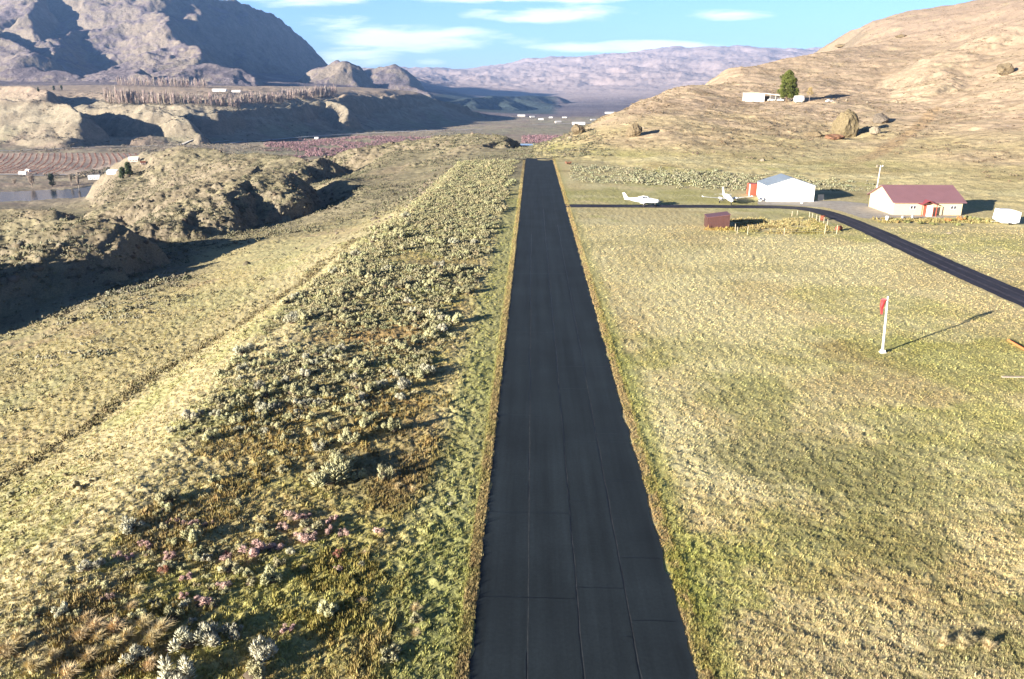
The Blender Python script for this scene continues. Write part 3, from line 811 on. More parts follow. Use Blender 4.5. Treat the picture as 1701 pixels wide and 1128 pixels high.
def bunch_tpl(nb, seed, spread=.6, w=.02):
    rs = np.random.RandomState(seed); V, F = [], []
    for i in range(nb):
        th = rs.uniform(0, 2 * math.pi); lean = rs.uniform(0, spread); L_ = rs.uniform(.6, 1.0)
        bx, by = rs.normal(0, .07), rs.normal(0, .07)
        mx, my, mz = bx + math.cos(th) * lean * .35 * L_, by + math.sin(th) * lean * .35 * L_, L_ * .6
        tx, ty, tz = bx + math.cos(th) * lean * L_, by + math.sin(th) * lean * L_, L_ * (1 - lean * .45)
        px, py = -math.sin(th) * w, math.cos(th) * w
        b = len(V)
        V += [(bx - px, by - py, -.02), (bx + px, by + py, -.02), (mx - px, my - py, mz), (mx + px, my + py, mz), (tx, ty, tz)]
        F += [(b, b + 1, b + 3), (b, b + 3, b + 2), (b + 2, b + 3, b + 4)]
    return np.array(V), np.array(F)
def mat_leaf(name, color, objvar=.2, transl=.0, var=.25, scale=6):
    m = mat_plain(name, color, .95, .08, var, scale, objvar=objvar)
    return m
M_sage = mat_leaf('sagebrush_leaf', (.43, .405, .235), .22)
M_sage_s = mat_leaf('silver_sage_leaf', (.49, .465, .34), .15)
M_pink = mat_leaf('pink_shrub_twig', (.60, .41, .36), .18)
M_red = mat_leaf('red_shrub_twig', (.42, .20, .14), .15)
M_bunch = mat_leaf('bunchgrass_straw', (.60, .48, .27), .15)
M_dark = mat_leaf('dead_scrub', (.16, .12, .08), .2)
M_scrub = mat_attr('scrub_leaf', (), 0)

SAGE = [np_mesh('sagebrush', *with_core(make_tpl(sage_tpl(330, .021, 100 + i), 3), seed=i), None, False) for i in range(6)]
M_heart = mat_leaf('shrub_dead_wood', (.11, .085, .06), .1)
def dark_heart(me):
    me.materials.append(M_heart)
    n = len(me.polygons); mi = np.zeros(n, np.int32); mi[n - 24:] = 1; me.polygons.foreach_set('material_index', mi)
for q in SAGE: q.materials.append(M_sage); dark_heart(q)
SILV = [np_mesh('silver_sagebrush', *with_core(make_tpl(sage_tpl(380, .019, 200 + i), 3), seed=i), None, False) for i in range(4)]
for q in SILV: q.materials.append(M_sage_s); dark_heart(q)
PINK = [np_mesh('pink_shrub', *with_core(make_tpl(sage_tpl(360, .013, 300 + i, .6, .2), 3), seed=i), None, False) for i in range(4)]
for q in PINK: q.materials.append(M_pink); dark_heart(q)
RED = [np_mesh('red_shrub', *with_core(make_tpl(sage_tpl(300, .014, 350 + i, .6, .3), 3), seed=i), None, False) for i in range(2)]
for q in RED: q.materials.append(M_red); dark_heart(q)
BUN = [np_mesh('bunchgrass', *bunch_tpl(260, 400 + i, .8, .012), None, False) for i in range(4)]
for q in BUN: q.materials.append(M_bunch)

def plant(kind, meshes, mats, x, y, s, hz, label, group):
    o = bpy.data.objects.new(kind, meshes[rng.randint(len(meshes))]); col.objects.link(o)
    o.location = (x, y, gz1(x, y) - .03); o.rotation_euler = (0, 0, rng.uniform(0, 6.28)); o.scale = (s, s * rng.uniform(.85, 1.15), hz)
    o['label'] = label; o['category'] = {'bunchgrass': 'grass tuft'}.get(kind, 'shrub'); o['group'] = group
    return o
taken = []
G_S = 'sagebrush on the band left of the runway'; G_P = 'pink shrubs among the grass left of the runway'; G_B = 'straw bunchgrass at the lower left'
def px(u, v, z=0.0):
    p = on_plane(u, v, z); return p[0], p[1]
BIG = [ # u, v at the foot, width m, height m, mesh set, label
 (452,965,1.5,1.3,SAGE,'pale round sagebrush with two trunks standing alone below the pink shrubs'),
 (550,1015,1.5,1.1,SAGE,'cream sagebrush alone in dark grass near the bottom, right of its neighbours'),
 (436,1095,1.7,1.4,SILV,'dense silver sagebrush near the bottom edge, beside green grass'),
 (315,1070,1.9,1.3,SILV,'left half of the wide silver sagebrush clump at the lower left'),
 (352,1062,1.6,1.2,SILV,'middle of the wide silver sagebrush clump at the lower left'),
 (388,1055,1.1,1.0,SILV,'small silver sagebrush at the right end of the wide clump'),
 (295,1128,2.2,1.6,SILV,'large silver sagebrush cut by the bottom edge of the photo'),
 (548,800,3.0,2.1,SAGE,'largest pale sagebrush, in the middle of the band above the pink shrubs'),
 (570,775,2.2,1.8,SAGE,'pale sagebrush at the right shoulder of the largest one'),
 (597,790,1.2,1.0,SAGE,'small sagebrush just right of the largest sagebrush'),
 (638,795,1.6,1.6,SAGE,'upright yellowish sagebrush casting a shadow, second right of the largest'),
 (655,715,2.0,1.8,SAGE,'tall yellow-green sagebrush near the right side of the band'),
 (580,735,1.9,1.6,SAGE,'broad sagebrush uphill of the largest sagebrush'),
 (515,880,1.7,1.2,SAGE,'sagebrush in the middle of the pink shrubs'),
 (215,880,1.5,1.1,SILV,'silver sagebrush alone on the green slope at the left'),
 (150,945,1.4,.9,SILV,'straggly grey sagebrush on the bright slope at the far left'),
 (100,1020,1.0,.9,SILV,'small whitish sagebrush at the lower left on green grass'),
 (225,1095,1.5,1.1,SILV,'loose grey sagebrush behind the straw bunchgrass'),
 (650,1090,1.3,1.0,SAGE,'pale sagebrush in dark grass nearest the runway at the bottom'),
 (420,1125,1.6,1.0,SAGE,'yellow-green sagebrush cut by the bottom edge, right of the silver ones'),
 (692,1030,.9,.7,SAGE,'small pale shrub alone near the runway edge at the bottom'),
 (748,838,.45,.4,SILV,'tiny whitish shrub alone on the mown strip by the runway'),
 (600,938,.5,.45,SILV,'tiny white shrub below the red-brown round shrub'),
]
PK = [ (422,918,1.7,1.05,'largest pink shrub, left end of the pink group'),(453,912,1.1,.7,'pink shrub touching the right side of the largest one'),
 (497,893,1.0,.7,'pink shrub under the left side of the sagebrush in the pink group'),(512,896,1.2,.8,'pink shrub just below the sagebrush in the pink group'),
 (547,868,.6,.5,'small round pink shrub, upper of the close pair right of the group'),(557,863,.55,.45,'palest pink shrub behind the close pair'),(548,885,.8,.65,'round pink shrub, left of the two largest on the right'),
 (571,886,.85,.7,'round pink shrub, right of the two largest on the right'),(629,886,.75,.65,'round pink shrub alone to the right of all the others'),
 (485,862,1.2,.8,'faded pink shrub at the upper left of the sagebrush'),(470,876,.9,.6,'faded pink shrub between the group and the brown grass'),(505,858,.9,.6,'faded pink shrub behind the sagebrush in the group'),
 (562,945,.6,.45,'pale pink shrub just below the red-brown one'),(288,866,.8,.55,'pink shrub on the green slope, left of a pair'),(317,870,.9,.6,'pink shrub on the green slope, right of a pair'),
 (345,872,.7,.5,'low pink shrub right of the pair on the slope'),(280,925,.9,.65,'pinkish brown shrub below the pair on the slope'),(375,925,.8,.6,'rosy shrub left of the largest pink shrub'),(238,905,.7,.5,'pale pink shrub beside its twin on the slope'),
 (250,909,.7,.5,'pinkish grey shrub beside its twin on the slope'),(195,922,.8,.5,'low pink shrub near the straggly grey sagebrush'),(215,925,.7,.5,'low dusty pink shrub right of the straggly sagebrush'),
 (335,1003,1.2,.8,'purplish shrub above the wide silver clump'),(305,992,.6,.5,'small purplish shrub left of the purplish clump'),(370,975,.9,.6,'purplish shrub with a long shadow, above the silver clump'),
 (310,960,.7,.5,'faded pink shrub in brown grass at the lower left'),(180,995,.7,.6,'round mauve shrub near straw tufts at the left'),(478,1045,.8,.55,'low pink shrub in the brown patch near the bottom'),(285,1075,.6,.4,'pink shrub tucked left of the wide silver clump')]
RD = [(562,922,.85,.75,'round red-brown shrub standing alone below the pink group'),(272,950,.7,.6,'orange-red shrub in brown grass at the lower left'),(375,919,.5,.5,'dark red shrub left of the largest pink shrub')]
BG = [(160,1045,1.3),(192,1046,1.4),(240,1043,1.3),(268,1050,1.5),(136,1062,1.3),(210,1060,1.1),(255,1066,1.3),(188,1075,1.2),(150,1095,1.3),(115,1125,1.4),(180,1128,1.3),(12,1085,1.6),(55,1115,1.5),(220,1012,1.0),(232,985,.9),
      (685,815,.8),(660,812,.9),(632,890,.7),(690,1012,.9),(600,1000,.7),(605,920,.6),(30,1062,1.2),(90,1095,1.1),(250,1110,1.2),(165,1062,1.0),(145,1030,1.1),(690,1055,.7),(505,945,.6),(1597,1075,1.1),(1640,1078,1.0),(1565,1072,.9),(1612,1066,.8)]
for (u, v, w, h, ms, lb) in BIG:
    x, y = px(u, v); taken.append((x, y, w * .6)); plant('sagebrush', ms, None, x, y, w * .95, h * 1.05, lb, G_S)
for (u, v, w, h, lb) in PK:
    x, y = px(u, v); taken.append((x, y, w * .5)); plant('pink_shrub', PINK, None, x, y, w * 1.0, h * 1.1, lb, G_P)
for (u, v, w, h, lb) in RD:
    x, y = px(u, v); taken.append((x, y, w * .5)); plant('red_shrub', RED, None, x, y, w, h * 1.1, lb, 'reddish shrubs left of the runway')
for (u, v, h) in BG:
    x, y = px(u, v); taken.append((x, y, .3))
    rt_ = u > 1500
    if u > 560 and not rt_: lb = 'lone straw tuft in the short grass between the shrubs and the runway'
    elif rt_: lb = 'straw tuft on bare tan earth at the lower right corner'
    else: lb = 'straw-coloured bunchgrass tuft in the patch at the lower left'
    plant('bunchgrass', BUN, None, x, y, h * .75, h * .62, lb, {False: G_B, True: 'straw tufts at the lower right'}[rt_] if (rt_ or u < 560) else 'lone straw tufts near the runway')

def band_density(x, y):
    """how thickly sagebrush grows, 0..1"""
    c = fbm(x, y, 13, 3, .6, 111)
    d = sstep(c, -1.15, -.25)
    right = np.interp(y, [28, 45, 55, 70, 110, 160, 300], [-14, -13.5, -12.0, -9.0, -7.5, -6.5, -6.0]) + 1.5 * fbm(x, y, 7, 2, .5, 55)
    leftb = np.interp(y, [28, 45, 55, 70, 90, 150, 300], [-23, -23, -26, -28, -29.5, -29.5, -31])
    d = d * (1 - sstep(x, right - 2.0, right + .8)) * sstep(x, leftb - 2.5, leftb + 1)
    d = d * np.interp(y, [30, 44, 50, 58, 150, 300], [.30, .34, .6, 1, 1, 1])
    return d
CAND = []
for _ in range(30000):
    y = 30 + 275 * rng.rand() ** 1.35
    x = rng.uniform(-32, -4.5)
    CAND.append((x, y))
CAND = np.array(CAND)
den = band_density(CAND[:, 0], CAND[:, 1])
keep = rng.rand(len(CAND)) < den * .95
CAND = CAND[keep]
placed = []; grid = {}
def free(x, y, r):
    for (a, b, q) in taken:
        if (x - a) ** 2 + (y - b) ** 2 < (q + r) ** 2 * .6: return False
    gx, gy = int(x), int(y)
    for i in (-1, 0, 1):
        for j in (-1, 0, 1):
            for (a, b, q) in grid.get((gx + i, gy + j), ()):
                if (x - a) ** 2 + (y - b) ** 2 < ((q + r) * .62) ** 2: return False
    return True
for x, y in CAND:
    w = float(np.clip(rng.lognormal(-.45 if y > 52 else -.85, .45), .25, 1.9)) * (1.0 if y < 80 else 1.1)
    if free(x, y, w * .5):
        placed.append((x, y, w)); grid.setdefault((int(x), int(y)), []).append((x, y, w * .5))
placed.sort(key=lambda q: -q[2] / math.hypot(q[0], q[1]))
vis = []
for (x, y, w) in placed:
    u, v, z = project(np.array([x, y, 0]))
    vis.append(-20 < u < 1720 and v < 1140)
NB = len(BIG)
ind = [q for q, k in zip(placed, vis) if k][:300 - NB]
rest = [q for q, k in zip(placed, vis) if k][300 - NB:] + [q for q, k in zip(placed, vis) if not k]
for (x, y, w) in ind:
    if y < 62: lb = 'grey-green sagebrush in the nearer, looser part of the band left of the runway'
    elif x > -13: lb = 'sagebrush on the runway side of the dense band'
    elif x < -21: lb = 'sagebrush on the outer side of the dense band, by the pale bank'
    else: lb = 'sagebrush in the thick middle of the dense band left of the runway'
    ms = SILV if rng.rand() < .2 else SAGE
    plant('sagebrush', ms, None, x, y, w * 1.12, w * rng.uniform(.8, 1.1), lb, G_S)
print('sage individual', len(ind) + NB, 'rest', len(rest))

# merged fields of plants nobody could count
def merge(name, tpls, P, S, SZ, RZ, colr, mat, tilt=None):
    """tpls: list of (V, F); P positions; S, SZ scales; colr per-instance colour"""
    n = len(P); pick = rng.randint(len(tpls), size=n)
    co, fa, cc = [], [], []; base = 0
    for k, (V, F) in enumerate(tpls):
        i = np.nonzero(pick == k)[0]
        if not len(i): continue
        c, s = np.cos(RZ[i])[:, None], np.sin(RZ[i])[:, None]
        x = V[None, :, 0] * S[i][:, None]; y = V[None, :, 1] * S[i][:, None]
        X = x * c - y * s + P[i, 0][:, None]; Y = x * s + y * c + P[i, 1][:, None]; Z = V[None, :, 2] * SZ[i][:, None] + P[i, 2][:, None]
        co.append(np.stack([X, Y, Z], -1).reshape(-1, 3))
        fa.append((F[None] + (np.arange(len(i)) * len(V))[:, None, None] + base).reshape(-1, 3))
        cc.append(np.repeat(colr[i], len(V), 0)); base += len(i) * len(V)
    co = np.concatenate(co); fa = np.concatenate(fa); cc = np.concatenate(cc)
    return link(name, np_mesh(name, co, fa, cc, False), mat)
def vary(base, n, a=.2, h=.06):
    c = np.array(base)[None] * (1 + rng.uniform(-a, a, (n, 1))) * (1 + rng.uniform(-h, h, (n, 3)))
    return c
# sagebrush beyond the individuals: the far part of the band, the flats, knolls and hill foot
LO = [make_tpl(sage_tpl(70, .05, 500 + i), 3) for i in range(5)]
LO2 = [make_tpl(sage_tpl(11, .17, 600 + i), 3) for i in range(4)]
Pn = np.array([(x, y) for x, y, w in rest]); Wn = np.array([w for x, y, w in rest])
parts_P, parts_S, parts_H, parts_C = [], [], [], []
def addscrub(x, y, w, h, colr):
    z = ground_z(x, y) - .05
    parts_P.append(np.stack([x, y, z], -1)); parts_S.append(w); parts_H.append(h); parts_C.append(colr)
addscrub(Pn[:, 0], Pn[:, 1], Wn * 1.15, Wn * .9, vary((.34, .315, .18), len(Pn)))
NEARSCRUB = (np.concatenate(parts_P), np.concatenate(parts_S), np.concatenate(parts_H), np.concatenate(parts_C))
parts_P, parts_S, parts_H, parts_C = [], [], [], []
def scatter(n, xr, yr, f, w0, colr, h=.75):
    x = rng.uniform(*xr, n); y = rng.uniform(*yr, n)
    k = rng.rand(n) < f(x, y); x, y = x[k], y[k]
    w = np.clip(rng.lognormal(math.log(w0), .35, len(x)), w0 * .4, w0 * 2.2)
    addscrub(x, y, w, w * h * rng.uniform(.7, 1.2, len(x)), vary(colr, len(x), .22))
def dome_tpl(seed):
    rs = np.random.RandomState(seed); k = 7
    V = [(math.cos(a) * .5 * rs.uniform(.7, 1.2), math.sin(a) * .5 * rs.uniform(.7, 1.2), -.15) for a in np.arange(k) * 2 * math.pi / k]
    V += [(math.cos(a + .4) * .4 * rs.uniform(.6, 1.1), math.sin(a + .4) * .4 * rs.uniform(.6, 1.1), rs.uniform(.35, .75)) for a in np.arange(k) * 2 * math.pi / k]
    V += [(rs.uniform(-.1, .1), rs.uniform(-.1, .1), rs.uniform(.6, .95))]; F = []
    for i in range(k):
        j = (i + 1) % k; F += [(i, j, k + j), (i, k + j, k + i), (k + i, k + j, 2 * k)]
    return np.array(V), np.array(F)
DOME = [dome_tpl(i) for i in range(8)]
# sage flat right of the runway's far end
foot = lambda x: np.interp(x, [10, 40, 70, 100, 140], [268, 252, 232, 205, 172])
scatter(9000, (9, 120), (185, 300), lambda x, y: sstep(y, foot(x) - 46, foot(x) - 36) * (1 - sstep(y, foot(x) + 4, foot(x) + 14)) * (.35 + .65 * sstep(fbm(x, y, 12, 3, .6, 131), -.4, .2)) * (x > 11 + (y - 220) * .03) * ~((x > 48) & (y < 204)), .95, (.27, .26, .165))
# right hill
scatter(90000, (5, 620), (150, 1150), lambda x, y: (sstep(ground_z(x, y), 1.0, 5)) * sstep(fbm(x, y, 26, 4, .6, 141), -.5, .4) * np.clip(450 / np.hypot(x, y), .2, 1), 1.3, (.185, .145, .095), .45)
# lower slope on the left, hollow and knolls
scatter(42000, (-170, -31), (38, 240), lambda x, y: sstep(fbm(x, y, 16, 3, .6, 151), -.6, .5) * .75, .5, (.24, .21, .115), .5)
scatter(1500, (-170, -31), (38, 240), lambda x, y: fbm(x, y, 16, 3, .6, 251) > 0, .9, (.22, .20, .12), .6)
scatter(5000, (-170, -50), (90, 240), lambda x, y: (x < -.45 * y - 5) * sstep(fbm(x, y, 12, 3, .6, 153), -.5, .2) * .8, .9, (.24, .225, .16), .65)
scatter(85000, (-330, 30), (120, 560), lambda x, y: sstep(fbm(x, y, 22, 4, .6, 161), -.3, .4) * .6 * ((x < -30 + (y > 300) * 60) & ((y > 200) | (x < -.45 * y))) * (ground_z(x, y) > -45), 1.2, (.155, .145, .095), .6)
# ditch growth
n = 520; yy = rng.uniform(40, 150, n)
xx = -29.0 + 1.2 * np.sin(yy / 23.0) - np.interp(yy, [40, 60, 95, 140, 200], [17, 15.5, 8.5, 4, 4]) + rng.normal(0, .7, n) + 1.3 * fbm(yy * 0, yy, 7, 4, .6, 2)
addscrub(xx, yy, rng.uniform(.4, .9, n), rng.uniform(.3, .7, n), vary((.17, .14, .075), n))
P1, S1, H1, C1 = (np.concatenate(q) for q in (parts_P, parts_S, parts_H, parts_C))
nr_ = np.hypot(P1[:, 0], P1[:, 1]) < 235
def combine(name, sets, mat):
    meshes = []
    for (tp, P, S, H, C) in sets:
        o = merge(name, tp, P, S, H, rng.uniform(0, 6.28, len(P)), C, mat)
        me = o.data; co = np.empty(len(me.vertices) * 3, np.float32); me.vertices.foreach_get('co', co)
        f = np.empty(len(me.loops), np.int32); me.loops.foreach_get('vertex_index', f)
        cc = np.empty(len(me.vertices) * 4, np.float32); me.color_attributes['Col'].data.foreach_get('color', cc)
        meshes.append((co.reshape(-1, 3), f.reshape(-1, 3), cc.reshape(-1, 4)[:, :3])); bpy.data.objects.remove(o); bpy.data.meshes.remove(me)
    b = 0; fs = []
    for co, f, cc in meshes: fs.append(f + b); b += len(co)
    return link(name, np_mesh(name, np.concatenate([q[0] for q in meshes]), np.concatenate(fs), np.concatenate([q[2] for q in meshes]), False), mat)
tag(combine('sagebrush_scrub', [(LO, *NEARSCRUB), (LO2, P1[nr_], S1[nr_], H1[nr_], C1[nr_]), (LO2, P1[~nr_], S1[~nr_], H1[~nr_], C1[~nr_])], M_scrub), 'grey-green sagebrush and low scrub covering the flats, knolls and lower hillside', 'scrub', kind='stuff')
print('scrub', len(P1), len(NEARSCRUB[0]))

# grass: tufts whose density falls off with distance
def tuft_tpl(nb, seed, spread, w):
    rs = np.random.RandomState(seed); V, F = [], []
    for i in range(nb):
        th = rs.uniform(0, 6.283); ln = rs.uniform(.2, 1) * spread; h = rs.uniform(.55, 1)
        bx, by = rs.normal(0, .22, 2)
        pxx, pyy = -math.sin(th) * w, math.cos(th) * w; b = len(V)
        V += [(bx - pxx, by - pyy, -.1), (bx + pxx, by + pyy, -.1), (bx + math.cos(th) * ln, by + math.sin(th) * ln, h)]
        F += [(b, b + 1, b + 2)]
    return np.array(V), np.array(F)
TUFT = [tuft_tpl(9, 700 + i, .55, .16) for i in range(6)]
GP, GS, GH, GCc = [], [], [], []
def addgrass(n, ur, yr, f, s0, h0, tint, pw=1.0):
    v = rng.uniform(0, 1, n)
    y = yr[0] * (yr[1] / yr[0]) ** v          # log-uniform along the view
    x = rng.uniform(ur[0], ur[1], n) * y if ur[2] else rng.uniform(ur[0], ur[1], n)
    k = f(x, y); x, y = x[k], y[k]
    z = ground_z(x, y) - .04
    c = ground_color(x, y, z) * (1 + rng.uniform(-.28, .32, (len(x), 1))) * (1 + rng.uniform(-.06, .06, (len(x), 3)))
    c = c * np.array(tint)
    s = s0 * rng.lognormal(0, .3, len(x)) * np.clip(y / 60, .8, 2.2) ** .5
    GP.append(np.stack([x, y, z], -1)); GS.append(s); GH.append(h0 * rng.lognormal(0, .3, len(x))); GCc.append(np.clip(c, .01, .9))
clear = lambda x, y: (dist_poly(x, y, np.array(road_c)) > 2.7) & ~inside(x, y, yard)
addgrass(125000, (.03, .78, 1), (24, 150), lambda x, y: (x > 7.9) & clear(x, y) & (x < 140), .165, .115, (1.12, 1.1, 1.05))
addgrass(60000, (-.95, -.02, 1), (24, 150), lambda x, y: (x < -3.0) & (x > -75), .21, .17, (1.08, 1.08, 1.0))
addgrass(22000, (-3.4, -2.5, 0), (24, 300), lambda x, y: x < -2.68, .13, .17, (.95, .9, .8))
addgrass(12000, (7.45, 8.4, 0), (24, 300), lambda x, y: x > 7.5, .13, .13, (1.0, .9, .8))
addgrass(16000, (-.75, -.1, 1), (28, 62), lambda x, y: (x < -6.5) & (x > -24) & (fbm(x, y, 3.5, 3, .6, 177) > 0), .26, .30, (.85, .78, .65))
# longer weeds inside the corral and by the house
addgrass(2600, (38.5, 56.5, 0), (141.5, 159), lambda x, y: fbm(x, y, 4, 3, .6, 171) > -.1, .42, .36, (.78, .74, .66))
addgrass(900, (68, 92, 0), (154, 159.3), lambda x, y: fbm(x, y, 2.5, 3, .6, 173) > -.2, .4, .4, (.66, .64, .52))
addgrass(260, (32.2, 37.6, 0), (144.9, 145.8), lambda x, y: x > 0, .35, .4, (.85, .72, .5))
GP, GS, GH, GCc = (np.concatenate(q) for q in (GP, GS, GH, GCc))
o = merge('grass', TUFT, GP, GS, GH, rng.uniform(0, 6.28, len(GP)), GCc, mat_attr('grass_blade', (), 0))
tag(o, 'dry straw and green grass covering the pasture, bank and runway edges', 'grass', kind='stuff')
print('tufts', len(GP))
# ------------------------------------------------------------------ building blocks for things
def hit(u, v, tmax=16000):
    d = ray(u, v)
    t = np.exp(np.linspace(math.log(20), math.log(tmax), 1500))
    P = _C[None] + d[None] * t[:, None]
    h = ground_z(P[:, 0], P[:, 1])
    i = int(np.argmax(P[:, 2] < h))
    if i == 0: i = len(t) - 1
    a, b = t[i - 1], t[i]
    for _ in range(12):
        m = (a + b) / 2; q = _C + d * m
        if q[2] < gz1(q[0], q[1]): b = m
        else: a = m
    q = _C + d * b
    return Vector((q[0], q[1], gz1(q[0], q[1]))), float(b)
class MB:
    def __init__(s): s.v = []; s.f = []
    def add(s, v, f):
        b = len(s.v); s.v += [tuple(q) for q in v]; s.f += [tuple(i + b for i in q) for q in f]; return s
    def box(s, x0, x1, y0, y1, z0, z1):
        return s.add([(x0,y0,z0),(x1,y0,z0),(x1,y1,z0),(x0,y1,z0),(x0,y0,z1),(x1,y0,z1),(x1,y1,z1),(x0,y1,z1)],
                     [(3,2,1,0),(4,5,6,7),(0,1,5,4),(1,2,6,5),(2,3,7,6),(3,0,4,7)])
    def prism(s, poly, axis, a, b):
        """extrude a polygon given in the two other axes"""
        n = len(poly)
        def P(p, q): return {'x': (q, p[0], p[1]), 'y': (p[0], q, p[1]), 'z': (p[0], p[1], q)}[axis]
        return s.add([P(p, a) for p in poly] + [P(p, b) for p in poly],
                     [tuple(range(n)), tuple(range(2 * n - 1, n - 1, -1))] + [(i, i + n, (i + 1) % n + n, (i + 1) % n) for i in range(n)])
    def tube(s, p, q, r0, r1=None, n=8):
        r1 = r0 if r1 is None else r1
        p = Vector(p); q = Vector(q); d = (q - p).normalized(); a = d.orthogonal().normalized(); b = d.cross(a)
        v = [p + (a * math.cos(t) + b * math.sin(t)) * r0 for t in [2 * math.pi * i / n for i in range(n)]]
        v += [q + (a * math.cos(t) + b * math.sin(t)) * r1 for t in [2 * math.pi * i / n for i in range(n)]]
        return s.add(v, [(i, (i + 1) % n, (i + 1) % n + n, i + n) for i in range(n)] + [tuple(range(n - 1, -1, -1)), tuple(range(n, 2 * n))])
    def loft(s, secs, n=14, pw=1.0, axis='x'):
        """secs: (x, z centre, half width y, half height z)"""
        v = []
        for (x, zc, w, h) in secs:
            for i in range(n):
                t = 2 * math.pi * i / n; c, sn = math.cos(t), math.sin(t)
                v.append((x, w * math.copysign(abs(c) ** pw, c), zc + h * math.copysign(abs(sn) ** pw, sn)))
        m = len(secs)
        f = [(k * n + i, k * n + (i + 1) % n, (k + 1) * n + (i + 1) % n, (k + 1) * n + i) for k in range(m - 1) for i in range(n)]
        f += [tuple(range(n - 1, -1, -1)), tuple(range((m - 1) * n, m * n))]
        return s.add(v, f)
    def build(s, name, mat, parent=None, bevel=0, smooth=False):
        me = bpy.data.meshes.new(name); me.from_pydata([tuple(map(float, q)) for q in s.v], [], s.f)
        bm = bmesh.new(); bm.from_mesh(me); bmesh.ops.recalc_face_normals(bm, faces=bm.faces)
        if bevel: bmesh.ops.bevel(bm, geom=bm.edges[:], offset=bevel, segments=2, affect='EDGES')
        if smooth:
            for f in bm.faces: f.smooth = len(f.verts) <= 4
        bm.to_mesh(me); bm.free()
        return link(name, me, mat, parent)
def empty(name, loc, rz, label, cat, group=None):
    o = bpy.data.objects.new(name, None); col.objects.link(o); o.empty_display_size = .3
    o.location = loc; o.rotation_euler = (0, 0, rz)
    return tag(o, label, cat, group)
def tpl_obj(name, tpls, mat, loc, parent=None): pass

M_white = mat_plain('white_paint', (.80, .79, .76), .45, .4, .05, 1.2)
M_wsteel = mat_plain('white_steel_siding', (.80, .79, .76), .5, .35, .04, .6)
M_grroof = mat_plain('grey_steel_roof', (.20, .235, .275), .4, .5, .06, .5)
M_cream = mat_plain('cream_siding', (.56, .45, .285), .6, .3, .05, .8)
M_creamd = mat_plain('cream_trim', (.52, .46, .35), .6, .3, .05, .8)
M_burg = mat_plain('burgundy_steel_roof', (.22, .115, .125), .45, .5, .07, .5)
M_redp = mat_plain('red_paint', (.46, .085, .05), .5, .4, .08, 2)
M_glass = mat_plain('dark_glass', (.03, .035, .045), .12, .6, .1, 2)
M_shed = mat_plain('brown_steel_siding', (.085, .038, .033), .55, .35, .12, 1.5)
M_post = mat_plain('weathered_wood', (.42, .35, .25), .9, .1, .2, 6)
M_pole = mat_plain('grey_pole_wood', (.38, .33, .27), .9, .1, .2, 3)
M_dkrub = mat_plain('black_rubber', (.02, .02, .022), .7, .3, .1, 5)
M_metal = mat_plain('bare_metal', (.45, .45, .46), .35, .5, .1, 3, metal=.6)
M_rust = mat_plain('rusty_steel', (.20, .065, .035), .8, .2, .3, 5)
M_rock = mat_plain('lichen_boulder', (.155, .12, .075), .95, .1, .35, 1.4, bump=1.0)
M_rock2 = mat_plain('pale_rock', (.25, .21, .155), .95, .1, .25, 2, bump=.6)
M_bark = mat_plain('bark', (.13, .09, .06), .95, .1, .25, 4)
M_pine = mat_leaf('pine_needles', (.105, .12, .030), 0, 0, .45, .35)
M_yleaf = mat_leaf('yellow_leaves', (.38, .28, .09), 0)
M_bare = mat_leaf('bare_twigs', (.36, .29, .23), .1)
M_dkever = mat_leaf('dark_evergreen', (.06, .075, .04), .1)
M_aqua = mat_plain('pale_aqua_paint', (.55, .72, .66), .5, .4, .05, 2)
M_orange = mat_plain('orange_plastic', (.60, .20, .07), .6, .3, .1, 3)
M_blueroof = mat_plain('pale_blue_roof', (.50, .60, .66), .5, .4, .05, 1)

# ---------------------------------------------------------------- hangar
def gable_house(name, W, D, eave, peak, wallm, roofm, loc, rz, label, cat, ov=.35, thick=.12, ridge_axis='y', group=None):
    """W along x, D along y, walls with gables; returns root"""
    r = empty(name, loc, rz, label, cat, group)
    w, d = W / 2, D / 2
    m = MB()
    if ridge_axis == 'y':
        m.prism([(-w, 0), (w, 0), (w, eave), (0, peak), (-w, eave)], 'y', -d, d)
    else:
        m.prism([(-d, 0), (d, 0), (d, eave), (0, peak), (-d, eave)], 'x', -w, w)
    m.build('wall', wallm, r)
    a = w if ridge_axis == 'y' else d; L_ = (d if ridge_axis == 'y' else w) + ov
    sl = (peak - eave) / a
    def Rf(o): return [(-a - ov, eave - sl * ov + .02), (0, peak + .02), (a + ov, eave - sl * ov + .02), (a + ov, eave - sl * ov + .02 + thick), (0, peak + .02 + thick), (-a - ov, eave - sl * ov + .02 + thick)]
    MB().prism(Rf(0), ridge_axis, -L_, L_).build('roof', roofm, r)
    return r
hg = gable_house('hangar', 10.9, 9.0, 3.55, 5.35, M_wsteel, M_grroof, (59.85, 188.9, -.02), R(-1.5), 'white steel aircraft hangar with a low pale grey gable roof behind the two planes', 'hangar', ov=.15)
m = MB(); m.box(-4.9, 4.9, -4.56, -4.50, .05, 3.35); door = m.build('hangar_door', M_wsteel, hg)
m = MB()
for x in (-4.93, -2.45, 0, 2.45, 4.93): m.box(x - .03, x + .03, -4.585, -4.561, .05, 3.35)
m.box(-5.1, 5.1, -4.6, -4.51, 3.36, 3.5)
m.build('door_track', mat_plain('pale_grey_trim', (.60, .60, .58), .5, .3), hg)
for x in (-3.2, -2.75, .85, 1.3):
    MB().box(x - .11, x + .11, -4.6, -4.565, 1.25, 1.42).build('window', M_glass, door)
MB().tube((0, -4.50, 4.55), (0, -4.54, 4.55), .1, n=12).build('gable_vent', M_glass, hg)
m = MB()
for y in np.arange(-4.3, 4.4, .9):
    for s in (-1, 1):
        m.tube((s * 5.55, y, 3.58 + .02 + .12), (s * .1, y, 5.35 + .10), .025, n=4)
